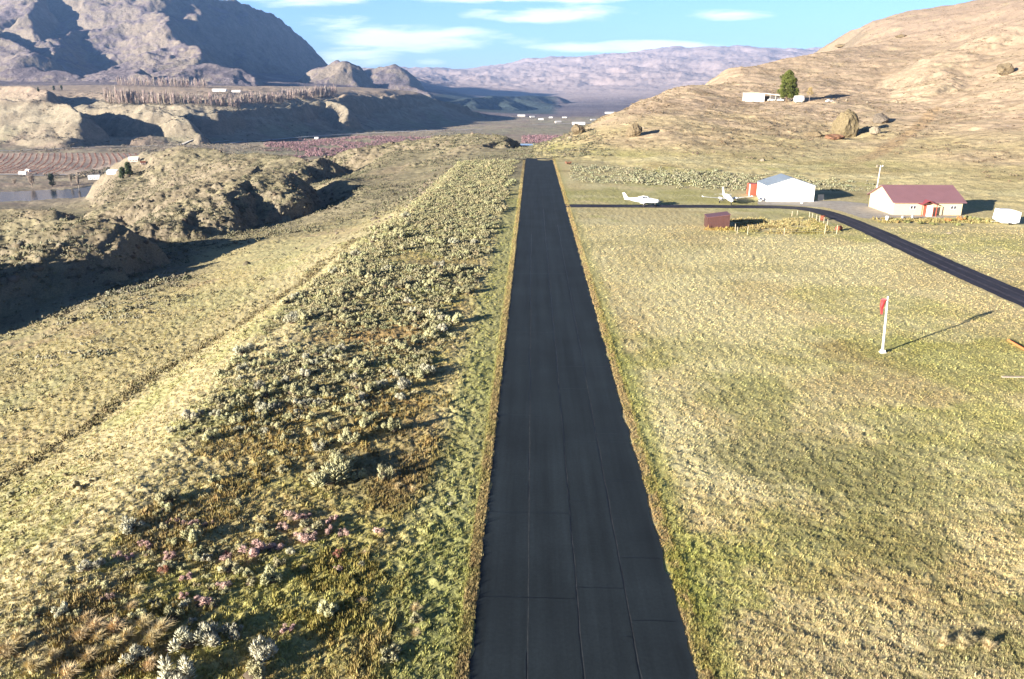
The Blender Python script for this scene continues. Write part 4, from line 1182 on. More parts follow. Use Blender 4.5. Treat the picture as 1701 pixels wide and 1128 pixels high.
m.build('roof_ribs', M_grroof, hg)
m = MB(); m.tube((5.45, -3.9, 2.15), (5.62, -3.9, 2.15), .05); m.loft([(5.62, 2.15, .1, .1), (5.7, 2.15, .42, .42), (5.78, 2.15, .5, .5)], 16)
m.build('wall_dish', M_white, hg)
MB().box(-5.5, -5.45, -3.6, -2.7, .05, 2.1).build('side_door', mat_plain('off_white', (.72, .70, .66), .5), hg)
# ---------------------------------------------------------------- red container behind
rc = empty('storage_container', (54.35, 196.2, -.02), R(0), 'red storage container standing behind the left wall of the white hangar', 'container')
MB().box(-1.15, 1.2, -1.4, 1.6, .08, 2.75).build('body', M_redp, rc, bevel=.03)
m = MB()
for x in np.arange(-.9, 1.1, .22): m.box(x, x + .09, -1.44, -1.40, .15, 2.65)
m.build('corrugation', M_redp, rc)
MB().box(-1.32, -1.16, -1.45, -1.2, .0, 2.8).build('corner_post', M_white, rc)
# ---------------------------------------------------------------- cream workshop
cw = gable_house('workshop_building', 13.9, 12.3, 2.75, 5.35, M_cream, M_burg, (81.6, 170.3, -.02), R(0), 'cream metal workshop building with a burgundy roof and a red porch, right of the road', 'building', ov=.55, ridge_axis='x')
MB().box(-7.0, -6.955, -3.4, 2.6, .05, 2.7).build('garage_door', mat_plain('pale_cream', (.62, .52, .36), .55), cw)
MB().box(-7.02, -6.955, -5.9, 5.9, 2.85, 3.0).build('gable_trim', M_creamd, cw)
MB().box(-7.0, -6.955, -5.2, -4.4, .05, 2.0).build('side_door', M_white, cw)
for x in (-3.35, -2.75, 4.85, 5.45):
    f = MB().box(x - .26, x + .26, -6.2, -6.15, 1.25, 1.95).build('window', M_white, cw)
    MB().box(x - .2, x + .2, -6.215, -6.2, 1.31, 1.89).build('pane', M_glass, f)
pr = MB().prism([(-2.1, 2.25), (-.5, 3.05), (1.1, 2.25), (1.1, 2.35), (-.5, 3.17), (-2.1, 2.35)], 'y', -7.6, -4.6).build('porch_roof', mat_plain('dull_red_roof', (.25, .06, .07), .5, .4), cw)
for x in (-1.95, -1.2, .25, .95):
    MB().box(x - .06, x + .06, -7.9, -7.78, 0, 2.3).build('porch_post', M_redp, cw)
MB().box(-1.2, .25, -7.82, -7.76, .0, 2.2).build('porch_screen', M_white, cw)
dr = MB().box(-.9, .1, -6.2, -6.15, .02, 2.1).build('door', M_redp, cw)
MB().tube((0, -6.26, 1.0), (0, -6.2, 1.0), .04).build('handle', M_metal, dr)
# ---------------------------------------------------------------- brown shed
sh = empty('steel_shed', (34.72, 147.95, -.03), R(-4), 'dark brown steel shed with a lean-to roof standing in the pasture', 'shed')
MB().prism([(-2.0, 0), (2.05, 0), (2.05, 2.62), (-2.0, 2.05)], 'y', -2.05, 2.05).build('wall', M_shed, sh)
MB().prism([(-2.1, 2.055), (2.15, 2.65), (2.15, 2.74), (-2.1, 2.145)], 'y', -2.15, 2.15).build('roof', mat_plain('brown_steel_roof', (.15, .066, .062), .5, .4, .1, 1), sh)
m = MB()
for x in np.arange(-1.9, 2.0, .3): m.box(x, x + .04, -2.075, -2.05, .02, 1.98 + (x + 2) * .14)
m.build('siding_ribs', M_shed, sh)
# ---------------------------------------------------------------- utility pole and lamp
pl = empty('utility_pole', (80.2, 186.6, gz1(80.2, 186.6) - .05), R(10), 'tall pale utility pole with a lamp, behind the left end of the workshop building', 'utility pole')
MB().tube((0, 0, -.3), (.25, 0, 8.1), .16, .10, 10).build('pole', mat_plain('pale_pole', (.62, .60, .56), .8, .2), pl)
l = MB(); l.tube((.25, 0, 7.7), (.9, -.1, 7.95), .04); l.build('lamp_arm', M_metal, pl)
MB().loft([(.6, 7.95, .08, .08), (.75, 8.0, .2, .16), (.95, 7.95, .12, .1)], 12).build('lamp_head', M_white, pl)
# ---------------------------------------------------------------- windsock
wx, wy = px(1466, 585)
ws = empty('windsock_pole', (wx, wy, -.05), 0, 'white tapered windsock pole standing in the pasture, with a limp red sock', 'windsock')
MB().box(-.32, .32, -.25, .25, 0, .08).build('base_plate', M_white, ws, bevel=.03)
MB().box(-.22, .22, -.16, .16, .12, .3).build('hinge_box', M_white, ws, bevel=.02)
MB().tube((0, 0, .1), (-.30, .0, 5.75), .14, .07, 14).build('pole', M_white, ws, smooth=True)
hp = MB()
for k in range(16):
    t0, t1 = 2 * math.pi * k / 16, 2 * math.pi * (k + 1) / 16
    hp.tube((-.62 + .27 * math.cos(t0), .27 * math.sin(t0), 5.45), (-.62 + .27 * math.cos(t1), .27 * math.sin(t1), 5.45), .018, n=5)
hp.tube((-.3, 0, 5.5), (-.36, 0, 5.45), .03)
hoop = hp.build('hoop', M_metal, ws)
M_sock = mat_plain('red_sock_fabric', (.62, .05, .055), .8, .2, .25, 3)
v, f = [], []
K, n = 12, 14
for k in range(K + 1):
    t = k / K; rad = .27 * (1 - .62 * t)
    for i in range(n):
        a = 2 * math.pi * i / n; rr = rad * (1 - .35 * t + .30 * math.sin(3 * a + 4 * t) * min(1, t * 2))
        v.append((-.62 - .12 * math.sin(t * 3) + rr * math.cos(a), rr * .8 * math.sin(a) , 5.45 - 1.55 * t - .06 * math.sin(5 * t)))
for k in range(K):
    for i in range(n): f.append((k * n + i, k * n + (i + 1) % n, (k + 1) * n + (i + 1) % n, (k + 1) * n + i))
MB().add(v, f).build('sock', M_sock, ws, smooth=True)
# ---------------------------------------------------------------- aeroplanes
def wing(m, x0, x1, y0, y1, z0, z1, c1, th=.13, sweep=0.0):
    """slab wing: root chord x0..x1 at y0, tip chord c1 at y1"""
    xt = (x0 + x1) / 2 + sweep; a, b = xt - c1 / 2, xt + c1 / 2
    def sec(xa, xb, y, z, t): return [(xa, y, z), (xa + (xb - xa) * .35, y, z - t * .4), (xb - (xb - xa) * .1, y, z - t * .45), (xb, y, z), (xb - (xb - xa) * .12, y, z + t * .5), (xa + (xb - xa) * .5, y, z + t * .45)]
    v = sec(x0, x1, y0, z0, th) + sec(a, b, y1, z1, th * .6)
    m.add(v, [tuple(range(5, -1, -1)), tuple(range(6, 12))] + [(i, (i + 1) % 6, (i + 1) % 6 + 6, i + 6) for i in range(6)])
def wheel(parent, x, y, r, w=.16):
    m = MB(); m.tube((x, y - w / 2, r), (x, y + w / 2, r), r, n=16); return m.build('wheel', M_dkrub, parent)
p1 = empty('light_aircraft', (24.5, 176.6, .0), R(-14), 'white single-engine low-wing aeroplane seen side on, parked at the edge of the turnoff', 'aeroplane', None)
fz = MB().loft([(3.75, 1.12, .30, .30), (3.5, 1.12, .48, .42), (2.4, 1.15, .56, .52), (1.5, 1.22, .6, .62), (.3, 1.25, .6, .66), (-.8, 1.25, .5, .56), (-2.4, 1.32, .28, .34), (-3.9, 1.42, .10, .18)], 16).build('fuselage', M_white, p1, smooth=True)
MB().loft([(1.65, 1.68, .35, .10), (1.2, 1.80, .48, .34), (.2, 1.85, .50, .38), (-.7, 1.72, .38, .26), (-1.2, 1.62, .2, .12)], 12).build('cabin', M_white, p1, smooth=True)
m = MB()
for s in (-1, 1):
    m.add([(1.35, s * .47, 1.72), (.75, s * .52, 1.72), (.75, s * .49, 2.02), (1.05, s * .42, 2.02)], [(0, 1, 2, 3)])
    m.add([(.68, s * .525, 1.72), (.05, s * .53, 1.72), (.05, s * .48, 2.04), (.68, s * .495, 2.03)], [(0, 1, 2, 3)])
m.add([(1.68, -.3, 1.74), (1.68, .3, 1.74), (1.22, .34, 2.1), (1.22, -.34, 2.1)], [(0, 1, 2, 3)])
m.build('cabin_glass', M_glass, p1)
for s in (-1, 1):
    m = MB(); wing(m, 1.3, -.35, s * .45, s * 4.6, .82, 1.15, 1.25); m.build('wing', M_white, p1)
    m = MB(); wing(m, -3.2, -3.95, s * .05, s * 1.6, 1.42, 1.45, .6, .08); m.build('tailplane', M_white, p1)
    m = MB(); m.tube((.55, s * 1.3, .95), (.55, s * 1.4, .25), .05); m.build('gear_leg', M_metal, p1)
    wheel(p1, .55, s * 1.45, .24)
MB().tube((2.9, 0, .9), (2.95, 0, .25), .05).build('nose_leg', M_metal, p1); wheel(p1, 2.95, 0, .22, .12)
MB().prism([(-3.0, 1.55), (-3.75, 1.5), (-4.35, 2.75), (-3.95, 2.78)], 'y', -.05, .05).build('fin', M_white, p1)
MB().prism([(-3.76, 1.5), (-4.05, 1.48), (-4.5, 2.7), (-4.36, 2.75)], 'y', -.03, .03).build('rudder', mat_plain('grey_green_paint', (.30, .34, .31), .5), p1)
MB().loft([(4.05, 1.12, .03, .03), (3.9, 1.12, .12, .12), (3.75, 1.12, .17, .17)], 12).build('spinner', M_metal, p1)
MB().box(3.84, 3.88, -.06, .06, .22, 2.0).build('propeller', M_dkrub, p1, bevel=.01)

p2 = empty('twin_aircraft', (44.6, 181.5, .0), R(-90 + 4), 'white twin-engine aeroplane facing the camera, parked left of the hangar', 'aeroplane', None)
MB().loft([(3.9, 1.0, .12, .12), (3.4, 1.03, .38, .34), (2.2, 1.15, .55, .52), (1.0, 1.35, .62, .68), (-.4, 1.38, .60, .66), (-1.6, 1.38, .45, .5), (-3.6, 1.5, .12, .2)], 16).build('fuselage', M_white, p2, smooth=True)
m = MB()
for s in (-1, 1):
    m.add([(1.85, s * .08, 1.62), (1.75, s * .42, 1.55), (1.15, s * .45, 1.85), (1.2, s * .08, 1.99)], [(0, 1, 2, 3)])
    m.add([(1.1, s * .60, 1.5), (.1, s * .62, 1.5), (.1, s * .50, 1.82), (1.05, s * .48, 1.82)], [(0, 1, 2, 3)])
m.build('cockpit_glass', M_glass, p2)
for s in (-1, 1):
    m = MB(); wing(m, 1.0, -.75, s * .5, s * 5.7, .95, 1.5, 1.1, .18); m.build('wing', M_white, p2)
    m = MB(); m.loft([(5.5 - 5.2, 0, 0.01, .01), (.4, 0, .1, .1), (-.2, 0, .14, .14), (-.9, 0, .02, .02)], 10)
    m.v = [(x, y + s * 5.72, z + 1.5) for x, y, z in m.v]; m.build('wing_tip', M_white, p2)
    m = MB(); m.loft([(1.85, 0, .26, .24), (1.6, 0, .33, .3), (.6, 0, .34, .32), (-.6, 0, .2, .2), (-1.1, 0, .05, .05)], 12)
    m.v = [(x, y + s * 1.75, z + 1.12) for x, y, z in m.v]; ng = m.build('engine_nacelle', M_white, p2, smooth=True)
    MB().tube((1.86, s * 1.75, 1.12), (1.88, s * 1.75, 1.12), .2, n=12).build('air_intake', M_dkrub, ng)
    MB().box(1.98, 2.02, s * 1.75 - .95, s * 1.75 + .95, 1.06, 1.18).build('propeller', M_dkrub, p2)
    MB().loft([(2.25, 0, .02, .02), (1.88, 0, .16, .16)], 10)
    m = MB(); wing(m, -2.9, -3.7, s * .05, s * 2.0, 1.55, 1.6, .6, .08); m.build('tailplane', M_white, p2)
    MB().tube((.1, s * 1.75, 1.0), (.1, s * 1.75, .25), .06).build('gear_leg', M_metal, p2); wheel(p2, .1, s * 1.75, .26)
MB().tube((3.0, 0, .9), (3.05, 0, .25), .05).build('nose_leg', M_metal, p2); wheel(p2, 3.05, 0, .22, .14)
MB().prism([(-2.5, 1.6), (-3.6, 1.6), (-4.2, 3.15), (-3.6, 3.2)], 'y', -.07, .07).build('fin', M_white, p2)
# ---------------------------------------------------------------- white camper at the right edge
cp = empty('covered_trailer', (91.4, 153.2, -.02), R(-3), 'white faceted trailer standing alone at the right edge of the photo', 'trailer')
MB().prism([(-2.1, .95), (-1.3, .35), (1.2, .25), (2.0, .45), (2.1, 2.35), (.6, 2.85), (-1.9, 2.9)], 'y', -1.05, 1.05).build('body', M_white, cp, bevel=.06)
for s in (-1, 1): wheel(cp, .3, s * .98, .3, .14)
MB().tube((-1.6, 0, .45), (-2.7, 0, .4), .05).build('tow_bar', M_metal, cp)
MB().box(-.9, -.1, -1.075, -1.05, 1.5, 2.1).build('window', mat_plain('pale_window', (.55, .57, .58), .3), cp)
# ---------------------------------------------------------------- corral fence posts, wire, drums
POSTS = [(37.4,144.3,1.25,'post nearest the brown shed'),(36.95,141.2,1.2,'second post from the brown shed, front row'),(38.5,140.0,1.5,'tall post left of the corral front'),(52.6,141.2,1.9,'tallest post, front row of the corral'),
         (54.8,141.4,1.6,'front right corner post of the corral'),(56.3,160.5,1.1,'rearmost post of the side row by the road'),(56.3,158.9,1.1,'second post from the rear in the row by the road'),(56.4,156.7,1.2,'third post from the rear in the row by the road'),
         (56.5,155.2,1.2,'fourth post from the rear in the row by the road'),(56.3,152.3,1.3,'fifth post from the rear in the row by the road'),(56.0,149.5,1.35,'nearest post in the side row by the road'),(54.6,162.9,1.0,'post behind the corral, right of its twin'),(53.3,162.2,1.0,'post behind the corral, left of its twin'),(45.2,140.6,1.2,'post in the middle of the corral front')]
for (x, y, h, lb) in POSTS:
    o = MB().tube((0, 0, -.2), (random.uniform(-.06, .06), random.uniform(-.05, .05), h), .075, .065, 7).build('fence_post', M_post)
    o.location = (x, y, 0); tag(o, 'pale wooden fence post, ' + lb, 'fence post', 'fence posts of the corral')
def wire(pts, label):
    m = MB()
    for h in (.45, .85):
        for a, b in zip(pts[:-1], pts[1:]): m.tube((a[0], a[1], h), (b[0], b[1], h), .012, n=4)
    tag(m.build('fence_wire', M_metal), label, 'wire')
wire([(38.5,140.0),(45.2,140.6),(52.6,141.2),(54.8,141.4)], 'thin wire strung along the front posts of the corral')
wire([(54.8,141.4),(56.0,149.5),(56.3,152.3),(56.5,155.2),(56.4,156.7),(56.3,158.9),(56.3,160.5)], 'thin wire strung along the corral posts beside the road')
def drum(x, y, r, h, m, label, name='steel_drum', cat='drum', lie=False):
    e = empty(name, (x, y, 0), random.uniform(0, 3), label, cat)
    if lie: MB().tube((-h / 2, 0, r), (h / 2, 0, r), r, n=18).build('barrel', m, e, smooth=True); ends = [((-h/2-.01,0,r),(-h/2+.03,0,r)), ((h/2-.03,0,r),(h/2+.01,0,r))]
    else: MB().tube((0, 0, 0), (0, 0, h), r, n=18).build('barrel', m, e, smooth=True); ends = [((0,0,h-.03),(0,0,h+.01)), ((0,0,h*.5-.02),(0,0,h*.5+.02))]
    mm = MB()
    for a, b in ends: mm.tube(a, b, r + .02, n=18)
    mm.build('rim', m, e)
x, y = px(1366, 366); drum(x, y, .45, .95, M_rust, 'rust red drum behind the corral posts by the road')
x, y = px(1393, 383); drum(x, y, .42, 1.3, M_rust, 'orange-red drum lying beside the corral corner post', lie=True)
x, y = px(1263, 334); drum(x, y, .45, 1.0, M_white, 'white drum at the left front corner of the hangar')
x, y = px(1332, 338); drum(x, y, .28, .4, M_white, 'small white drum in front of the hangar doors')
x, y = px(1473, 366); drum(x, y, .28, .85, M_white, 'white drum at the left front corner of the cream workshop')
x, y = px(1499, 364); drum(x, y, .3, .7, M_metal, 'grey drum among the bushes left of the workshop windows')
x, y = px(1515, 364); drum(x, y, .28, .8, M_metal, 'grey drum among the bushes under the workshop windows')
e = empty('leaning_sheet', (67.6, 186.4, 0), R(20), 'pale panel leaning behind the right side of the hangar, half in shadow', 'panel')
MB().add([(-.9,0,0),(.9,0,0),(1.1,.5,1.3),(-.5,.5,1.3),(-.9,.05,0),(.9,.05,0),(1.1,.55,1.3),(-.5,.55,1.3)], [(0,1,2,3),(7,6,5,4),(0,4,5,1),(1,5,6,2),(2,6,7,3),(3,7,4,0)]).build('panel', mat_plain('beige_panel', (.55,.50,.40), .7), e)
MB().tube((.2, .9, 0), (.2, .52, 1.1), .03).build('prop_stick', M_post, e)
a, b = px(1674, 566), px(1712, 588)
MB().tube((a[0], a[1], .1), (b[0], b[1], .1), .11, n=8).build('orange_pipe', M_orange); tag(bpy.data.objects['orange_pipe'], 'orange pipe lying in the grass at the right edge, level with the windsock base', 'pipe')
a, b = px(1664, 627), px(1712, 630)
MB().box(0, b[0] - a[0], -.12, .12, 0, .1).build('plank', M_bare).location = (a[0], a[1], .02); tag(bpy.data.objects['plank'], 'weathered plank lying in the grass at the right edge below the orange pipe', 'plank')
# ---------------------------------------------------------------- boulders
def rock(u, v, wpx, hpx, label, m=None, seed=0, depth=.8, name='boulder', sink=.3, grp=None, round_=False):
    p, t = hit(u, v); k = t / F_PX
    w, h = wpx * k / 2, hpx * k / (1 + sink) / .95
    bm = bmesh.new(); bmesh.ops.create_icosphere(bm, subdivisions=4, radius=1)
    rs = random.Random(seed); planes = []
    for _ in range(4 if round_ else 13):
        d = Vector((rs.uniform(-1, 1), rs.uniform(-1, 1), rs.uniform(-.6, 1))).normalized(); planes.append((d, rs.uniform(.58, .88)))
    V = np.array([q.co for q in bm.verts])
    nn = fbm(V[:, 0] * 3 + V[:, 2] + seed * 7, V[:, 1] * 3 - V[:, 2] * 2 + seed, 1.6, 5, .6, seed)
    n2 = ridged(V[:, 0] * 3 + seed, V[:, 1] * 3 + V[:, 2] * .6, .9, 4, .6, seed + 4)
    for q, a, b in zip(bm.verts, nn, n2):
        c = q.co.copy()
        for d, lim in planes:
            s = c.dot(d)
            if s > lim: c -= d * (s - lim)
        c *= 1 + .16 * a + .10 * b
        q.co = Vector((c.x * w, c.y * w * depth, (c.z * .5 + .5 - sink / 2) * h))
    me = bpy.data.meshes.new(name); bm.to_mesh(me); bm.free()
    o = link(name, me, m or M_rock); o.location = p; o.rotation_euler = (0, 0, rs.uniform(-.3, .3))
    return tag(o, label, 'rock', grp)
rock(1402, 227, 40, 62, 'huge rounded brown boulder on the hillside below the trailer home, tallest rock on the hill', mat_plain('mossy_boulder', (.165, .13, .075), .95, .1, .35, 1.4, bump=1.0), seed=1, depth=1.0, round_=True)
rock(1352, 227, 30, 14, 'low flat boulder left of the huge rounded one', seed=2)
rock(1388, 231, 38, 12, 'reddish brown rock at the foot of the huge rounded boulder', mat_plain('red_brown_rock', (.22,.12,.075), .95, .1, .3, 2, bump=.8), seed=3)
rock(1452, 222, 20, 18, 'pale rock in the gully right of the huge boulder', M_rock2, seed=4)
rock(1463, 204, 34, 22, 'rough grey outcrop above the dirt track, right of the huge boulder', mat_plain('grey_outcrop', (.15,.125,.10), .95, .1, .3, 2, bump=.8), seed=5)
rock(1053, 226, 28, 33, 'dark brown boulder alone on the lower hillside, above the runway end', seed=6, depth=1.0)
rock(958, 223, 26, 24, 'brown boulder on the skyline of the lower hill, left of the dark boulder', seed=7)
rock(1667, 123, 32, 27, 'brown boulder high on the hillside near the right edge', seed=8)
rock(1497, 62, 20, 8, 'brown outcrop on the upper hill under the dome', seed=9)
rock(1398, 78, 20, 7, 'dark outcrop on the skyline of the hill', seed=10)
rock(1068, 214, 8, 6, 'small white rock right of the dark brown boulder', M_rock2, seed=11, name='rock')
rock(1576, 388, 10, 4, 'pile of small white rocks in the grass below the workshop', M_rock2, seed=12, name='rock')
rock(1388, 171, 6, 4, 'small pale rock right of the white vehicle on the hill shelf', M_rock2, seed=13, name='rock')
rock(1406, 168, 5, 5, 'pale rock, left of the three along the hill shelf', M_rock2, seed=14, name='rock')
rock(1441, 171, 5, 4, 'pale rock, middle of the three along the hill shelf', M_rock2, seed=15, name='rock')
rock(1490, 171, 5, 4, 'pale rock, right of the three along the hill shelf', M_rock2, seed=16, name='rock')
rock(1457, 278, 5, 7, 'small white rock low on the slope above the utility pole', M_rock2, seed=17, name='rock')
rock(1266, 268, 10, 7, 'pale rock in the grass above the white hangar', M_rock2, seed=18, name='rock')
# ---------------------------------------------------------------- trailer home on the shelf
S_, t_ = hit(1262, 169)
k_ = t_ / F_PX
th_ = empty('trailer_home', S_, R(-5), 'long white trailer home with open carport on the hill shelf, left of the pine', 'mobile home')
wW = 33 * k_
MB().prism([(-wW * .82, 0), (wW * .18, 0), (wW * .18, 12.5 * k_), (-wW * .7, 13 * k_), (-wW * .82, 12.4 * k_)], 'y', -2.2, 2.2).build('wall', M_white, th_)
MB().prism([(-wW * .84, 13.2 * k_), (wW * .2, 12.7 * k_), (wW * 1.0, 9.6 * k_), (wW * 1.0, 10.4 * k_), (wW * .2, 13.5 * k_), (-wW * .84, 14 * k_)], 'y', -2.5, 2.5).build('roof', M_white, th_)
for fx in (-.58, -.53, -.18, -.12):
    MB().box(wW * fx, wW * (fx + .025), -2.24, -2.2, 5.5 * k_, 8.5 * k_).build('window', M_glass, th_)
for fx in (.45, .72, .97):
    MB().box(wW * fx - .08, wW * fx + .08, -2.3, -2.14, 0, 10.0 * k_).build('carport_post', M_white, th_)
MB().box(wW * .18, wW * .98, 1.9, 2.0, 0, 9 * k_).build('carport_dark_back', mat_plain('opening_shade', (.10, .09, .085), .8), th_)  # dark sheet stands for the shade inside the open carport
def car(u, v, wpx, m, label, rz, name='parked_car', cat='car'):
    p, t = hit(u, v); L_ = wpx * t / F_PX; s = L_ / 4.4
    e = empty(name, p, rz, label, cat)
    MB().prism([(-2.2, .35), (2.2, .35), (2.25, .75), (1.95, .95), (1.1, 1.02), (.6, 1.45), (-1.1, 1.48), (-1.8, 1.05), (-2.2, .95)], 'y', -.85, .85).build('body', m, e, bevel=.05)
    mm = MB()
    for sy in (-.865, .865): mm.add([(.95, sy, 1.02), (.52, sy, 1.38), (-1.0, sy, 1.4), (-1.5, sy, 1.05)], [(0, 1, 2, 3)])
    mm.build('window', M_glass, e)
    for x in (-1.4, 1.4):
        for y in (-.8, .8): wheel(e, x, y, .33, .2)
    e.scale = (s, s, s); return e
car(1281, 168, 11, M_white, 'white car parked under the carport of the trailer home', R(5))
car(1296, 168, 11, M_white, 'white car parked at the foot of the big tree', R(-15))
car(1378, 170, 13, M_white, 'white vehicle parked right of the big tree, where its shadow ends', R(25))
p, t = hit(1327, 170); k = t / F_PX
e = empty('storage_tank', p, 0, 'rounded white tank with a pale aqua front, right of the big tree', 'tank')
m = MB().loft([(-8.5 * k, 5.6 * k, .6, .6), (-8 * k, 5.6 * k, 1.4, 4.6 * k), (6 * k, 5.6 * k, 1.6, 5.2 * k), (8.5 * k, 5.4 * k, 1.0, 3.4 * k)], 20).build('shell', M_white, e, smooth=True)
MB().box(-6 * k, 4 * k, -1.75, -1.4, .8 * k, 5.4 * k).build('front_panel', M_aqua, e, bevel=.05)
for sx in (-5, 4): MB().box(sx * k - .15, sx * k + .15, -1, 1, -.3, 1.2 * k).build('leg', M_metal, e)
# ---------------------------------------------------------------- trees
def crown_mesh(name, lobes, n, w, ln, seed, mat, parent, up=.2):
    rs = np.random.RandomState(seed); sp = []
    for _ in range(n):
        lx, ly, lz, lr = lobes[rs.randint(len(lobes))]
        d = rs.normal(size=3); d /= np.linalg.norm(d); rr = lr * rs.uniform(.45, 1.08)
        c = np.array([lx, ly, lz]) + d * rr * np.array([1, 1, .8])
        dd = d + np.array([0, 0, up]) + rs.normal(0, .35, 3); dd /= np.linalg.norm(dd)
        sp.append((c - dd * ln * .5, c + dd * ln * .5 * rs.uniform(.7, 1.4), w * rs.uniform(.7, 1.3)))
    V, F = make_tpl(sp, 3)
    return link(name, np_mesh(name, V, F, None, False), mat, parent)
p, t = hit(1306, 170); k = t / F_PX
tr = empty('pine_tree', p, 0, 'big dense green pine tree on the hill shelf, right of the trailer home', 'tree')
m = MB(); m.tube((0, 0, -.5), (.3, 0, 30 * k), 1.6 * k, .7 * k, 9)
for i in range(9):
    a = i * 2.4; z = (9 + i * 2.4) * k; m.tube((.1, 0, z), (math.cos(a) * 11 * k, math.sin(a) * 9 * k, z + 7 * k), .5 * k, .15 * k, 6)
m.build('trunk', M_bark, tr)
lobes = []
rs = random.Random(4)
for z_, w_ in ((12, 15), (19, 18), (26, 17), (33, 13), (40, 8), (45, 3)):
    for q_ in range(7):
        a = q_ * .9 + z_; f_ = rs.uniform(.45, .8) * w_
        lobes.append(((f_ * math.cos(a) + 1) * k, f_ * math.sin(a) * k, (z_ + rs.uniform(-2, 2)) * k, rs.uniform(4.0, 6.0) * k))
for i in range(6):
    z = rs.uniform(8, 40); env = 21 * math.sqrt(max(.03, 1 - ((z - 19) / 28) ** 2)) * (1.0 if z > 20 else .95)
    a = rs.uniform(0, 6.28); q = rs.uniform(.2, .72) * env
    lobes.append(((q * math.cos(a) + 1) * k, q * math.sin(a) * k, z * k, rs.uniform(4.2, 7) * k))
crown_mesh('crown', lobes, 11000, .17, .9, 3, M_pine, tr)
p, t = hit(1344, 169); k = t / F_PX
tr = empty('small_tree', p, 0, 'small sparse yellowish tree standing in the shadow of the big pine', 'tree')
m = MB(); m.tube((0, 0, -.2), (0, 0, 20 * k), .35 * k, .1 * k, 6)
for i in range(12):
    a = i * 2.4; z = (6 + i) * k; m.tube((0, 0, z), (math.cos(a) * 4.5 * k, math.sin(a) * 4.5 * k, z + 5 * k), .14 * k, .04 * k, 4)
m.build('trunk', M_bare, tr)
crown_mesh('crown', [(0, 0, 14 * k, 6 * k), (0, 0, 20 * k, 3.5 * k)], 260, .10, .5, 8, M_yleaf, tr)
def bare_tree(u, v, hpx, label, seed, spread=.25, group=None, m=None):
    p, t = hit(u, v); H_ = hpx * t / F_PX
    e = empty('bare_tree', p, 0, label, 'tree', group); rs = random.Random(seed)
    MB().tube((0, 0, -.5), (0, 0, H_ * .5), H_ * .025, H_ * .012, 6).build('trunk', M_bare, e)
    sp = []
    for i in range(70):
        a = rs.uniform(0, 6.28); z0 = H_ * rs.uniform(.12, .6); r1 = H_ * spread * rs.uniform(.3, 1); z1 = z0 + H_ * rs.uniform(.25, .42)
        sp.append(((0, 0, z0), (math.cos(a) * r1, math.sin(a) * r1, min(z1, H_)), H_ * .012))
        for _ in range(5):
            f = rs.uniform(.4, 1); b = rs.uniform(0, 6.28); x0, y0, zz = math.cos(a) * r1 * f, math.sin(a) * r1 * f, z0 + (min(z1, H_) - z0) * f
            sp.append(((x0, y0, zz), (x0 + math.cos(b) * H_ * .05, y0 + math.sin(b) * H_ * .05, zz + H_ * .11), H_ * .008))
    V, F = make_tpl(sp, 3); link('crown', np_mesh('crown', V, F, None, False), m or M_bare, e); return e
def evergreen(u, v, hpx, wpx, label, seed, group=None):
    p, t = hit(u, v); k = t / F_PX; H_ = hpx * k
    e = empty('evergreen_tree', p, 0, label, 'tree', group)
    MB().tube((0, 0, -.5), (0, 0, H_ * .6), H_ * .04, H_ * .015, 7).build('trunk', M_bark, e)
    rs = random.Random(seed); lobes = []
    for i in range(12):
        z = rs.uniform(.2, .9); w = wpx * k * .5 * (1.1 - z); a = rs.uniform(0, 6.28); lobes.append((w * .5 * math.cos(a), w * .5 * math.sin(a), z * H_, H_ * .16))
    crown_mesh('crown', lobes, 700, .28, 1.5, seed, M_dkever, e)
bare_tree(54, 313, 26, 'tall pale bare tree on the river bank, left of the dark evergreen', 1)
bare_tree(119, 308, 20, 'bare tree on the river bank right of the dark evergreen, left of its twin', 2, .14)
bare_tree(131, 312, 22, 'slender bare tree on the river bank, rightmost of the bare ones', 3, .12)
bare_tree(25, 308, 12, 'low bare bushy tree on the river bank at the far left', 4, .4)
evergreen(87, 310, 22, 11, 'dark evergreen standing on the river bank between the bare trees', 5)
evergreen(205, 297, 20, 14, 'dark evergreen, left of the pair where the rocky hill meets the orchard', 6)
evergreen(214, 292, 22, 14, 'taller dark evergreen, right of the pair by the rocky hill', 7)
evergreen(64, 153, 8, 4, 'tiny dark tree on the upper terrace, left of three', 8); evergreen(90, 151, 9, 5, 'tiny dark tree on the upper terrace, middle of three', 9); evergreen(103, 151, 9, 5, 'tiny dark tree on the upper terrace, right of three', 10)
# ---------------------------------------------------------------- far houses
def far_house(u, v, wpx, hpx, rz, label, wallm=None, roofm=None, dpx=None, name='house', cat='house', axis='x'):
    p, t = hit(u, v); k = t / F_PX
    W = wpx * k; D = (dpx or wpx * .6) * k; H_ = hpx * k
    e = gable_house(name, W, D, H_ * .62, H_, wallm or M_white, roofm or M_white, p, rz, label, cat, ov=W * .03, thick=H_ * .06, ridge_axis=axis)
    for fx in (-.3, .05, .3):
        MB().box(W * fx - W * .03, W * fx + W * .03, -D / 2 - .06, -D / 2, H_ * .25, H_ * .45).build('window', M_glass, e)
    MB().box(W * -.12 - W * .03, W * -.12 + W * .02, -D / 2 - .06, -D / 2, 0, H_ * .42).build('door', M_creamd, e)
    return e
M_far1 = mat_plain('weathered_white', (.62, .60, .57), .7); M_far2 = mat_plain('pale_tan_siding', (.46, .42, .37), .8)
M_pk = mat_plain('pinkish_stucco', (.52, .40, .36), .8)
far_house(157, 298, 17, 7, R(20), 'white farmhouse in the middle of the valley floor by the river', roofm=M_white)
far_house(189, 289, 18, 7, R(-12), 'white farm building with a pale blue roof, beside the two dark evergreens', roofm=M_blueroof)
far_house(38, 290, 11, 5, R(15), 'small white house at the far left of the orchard edge')
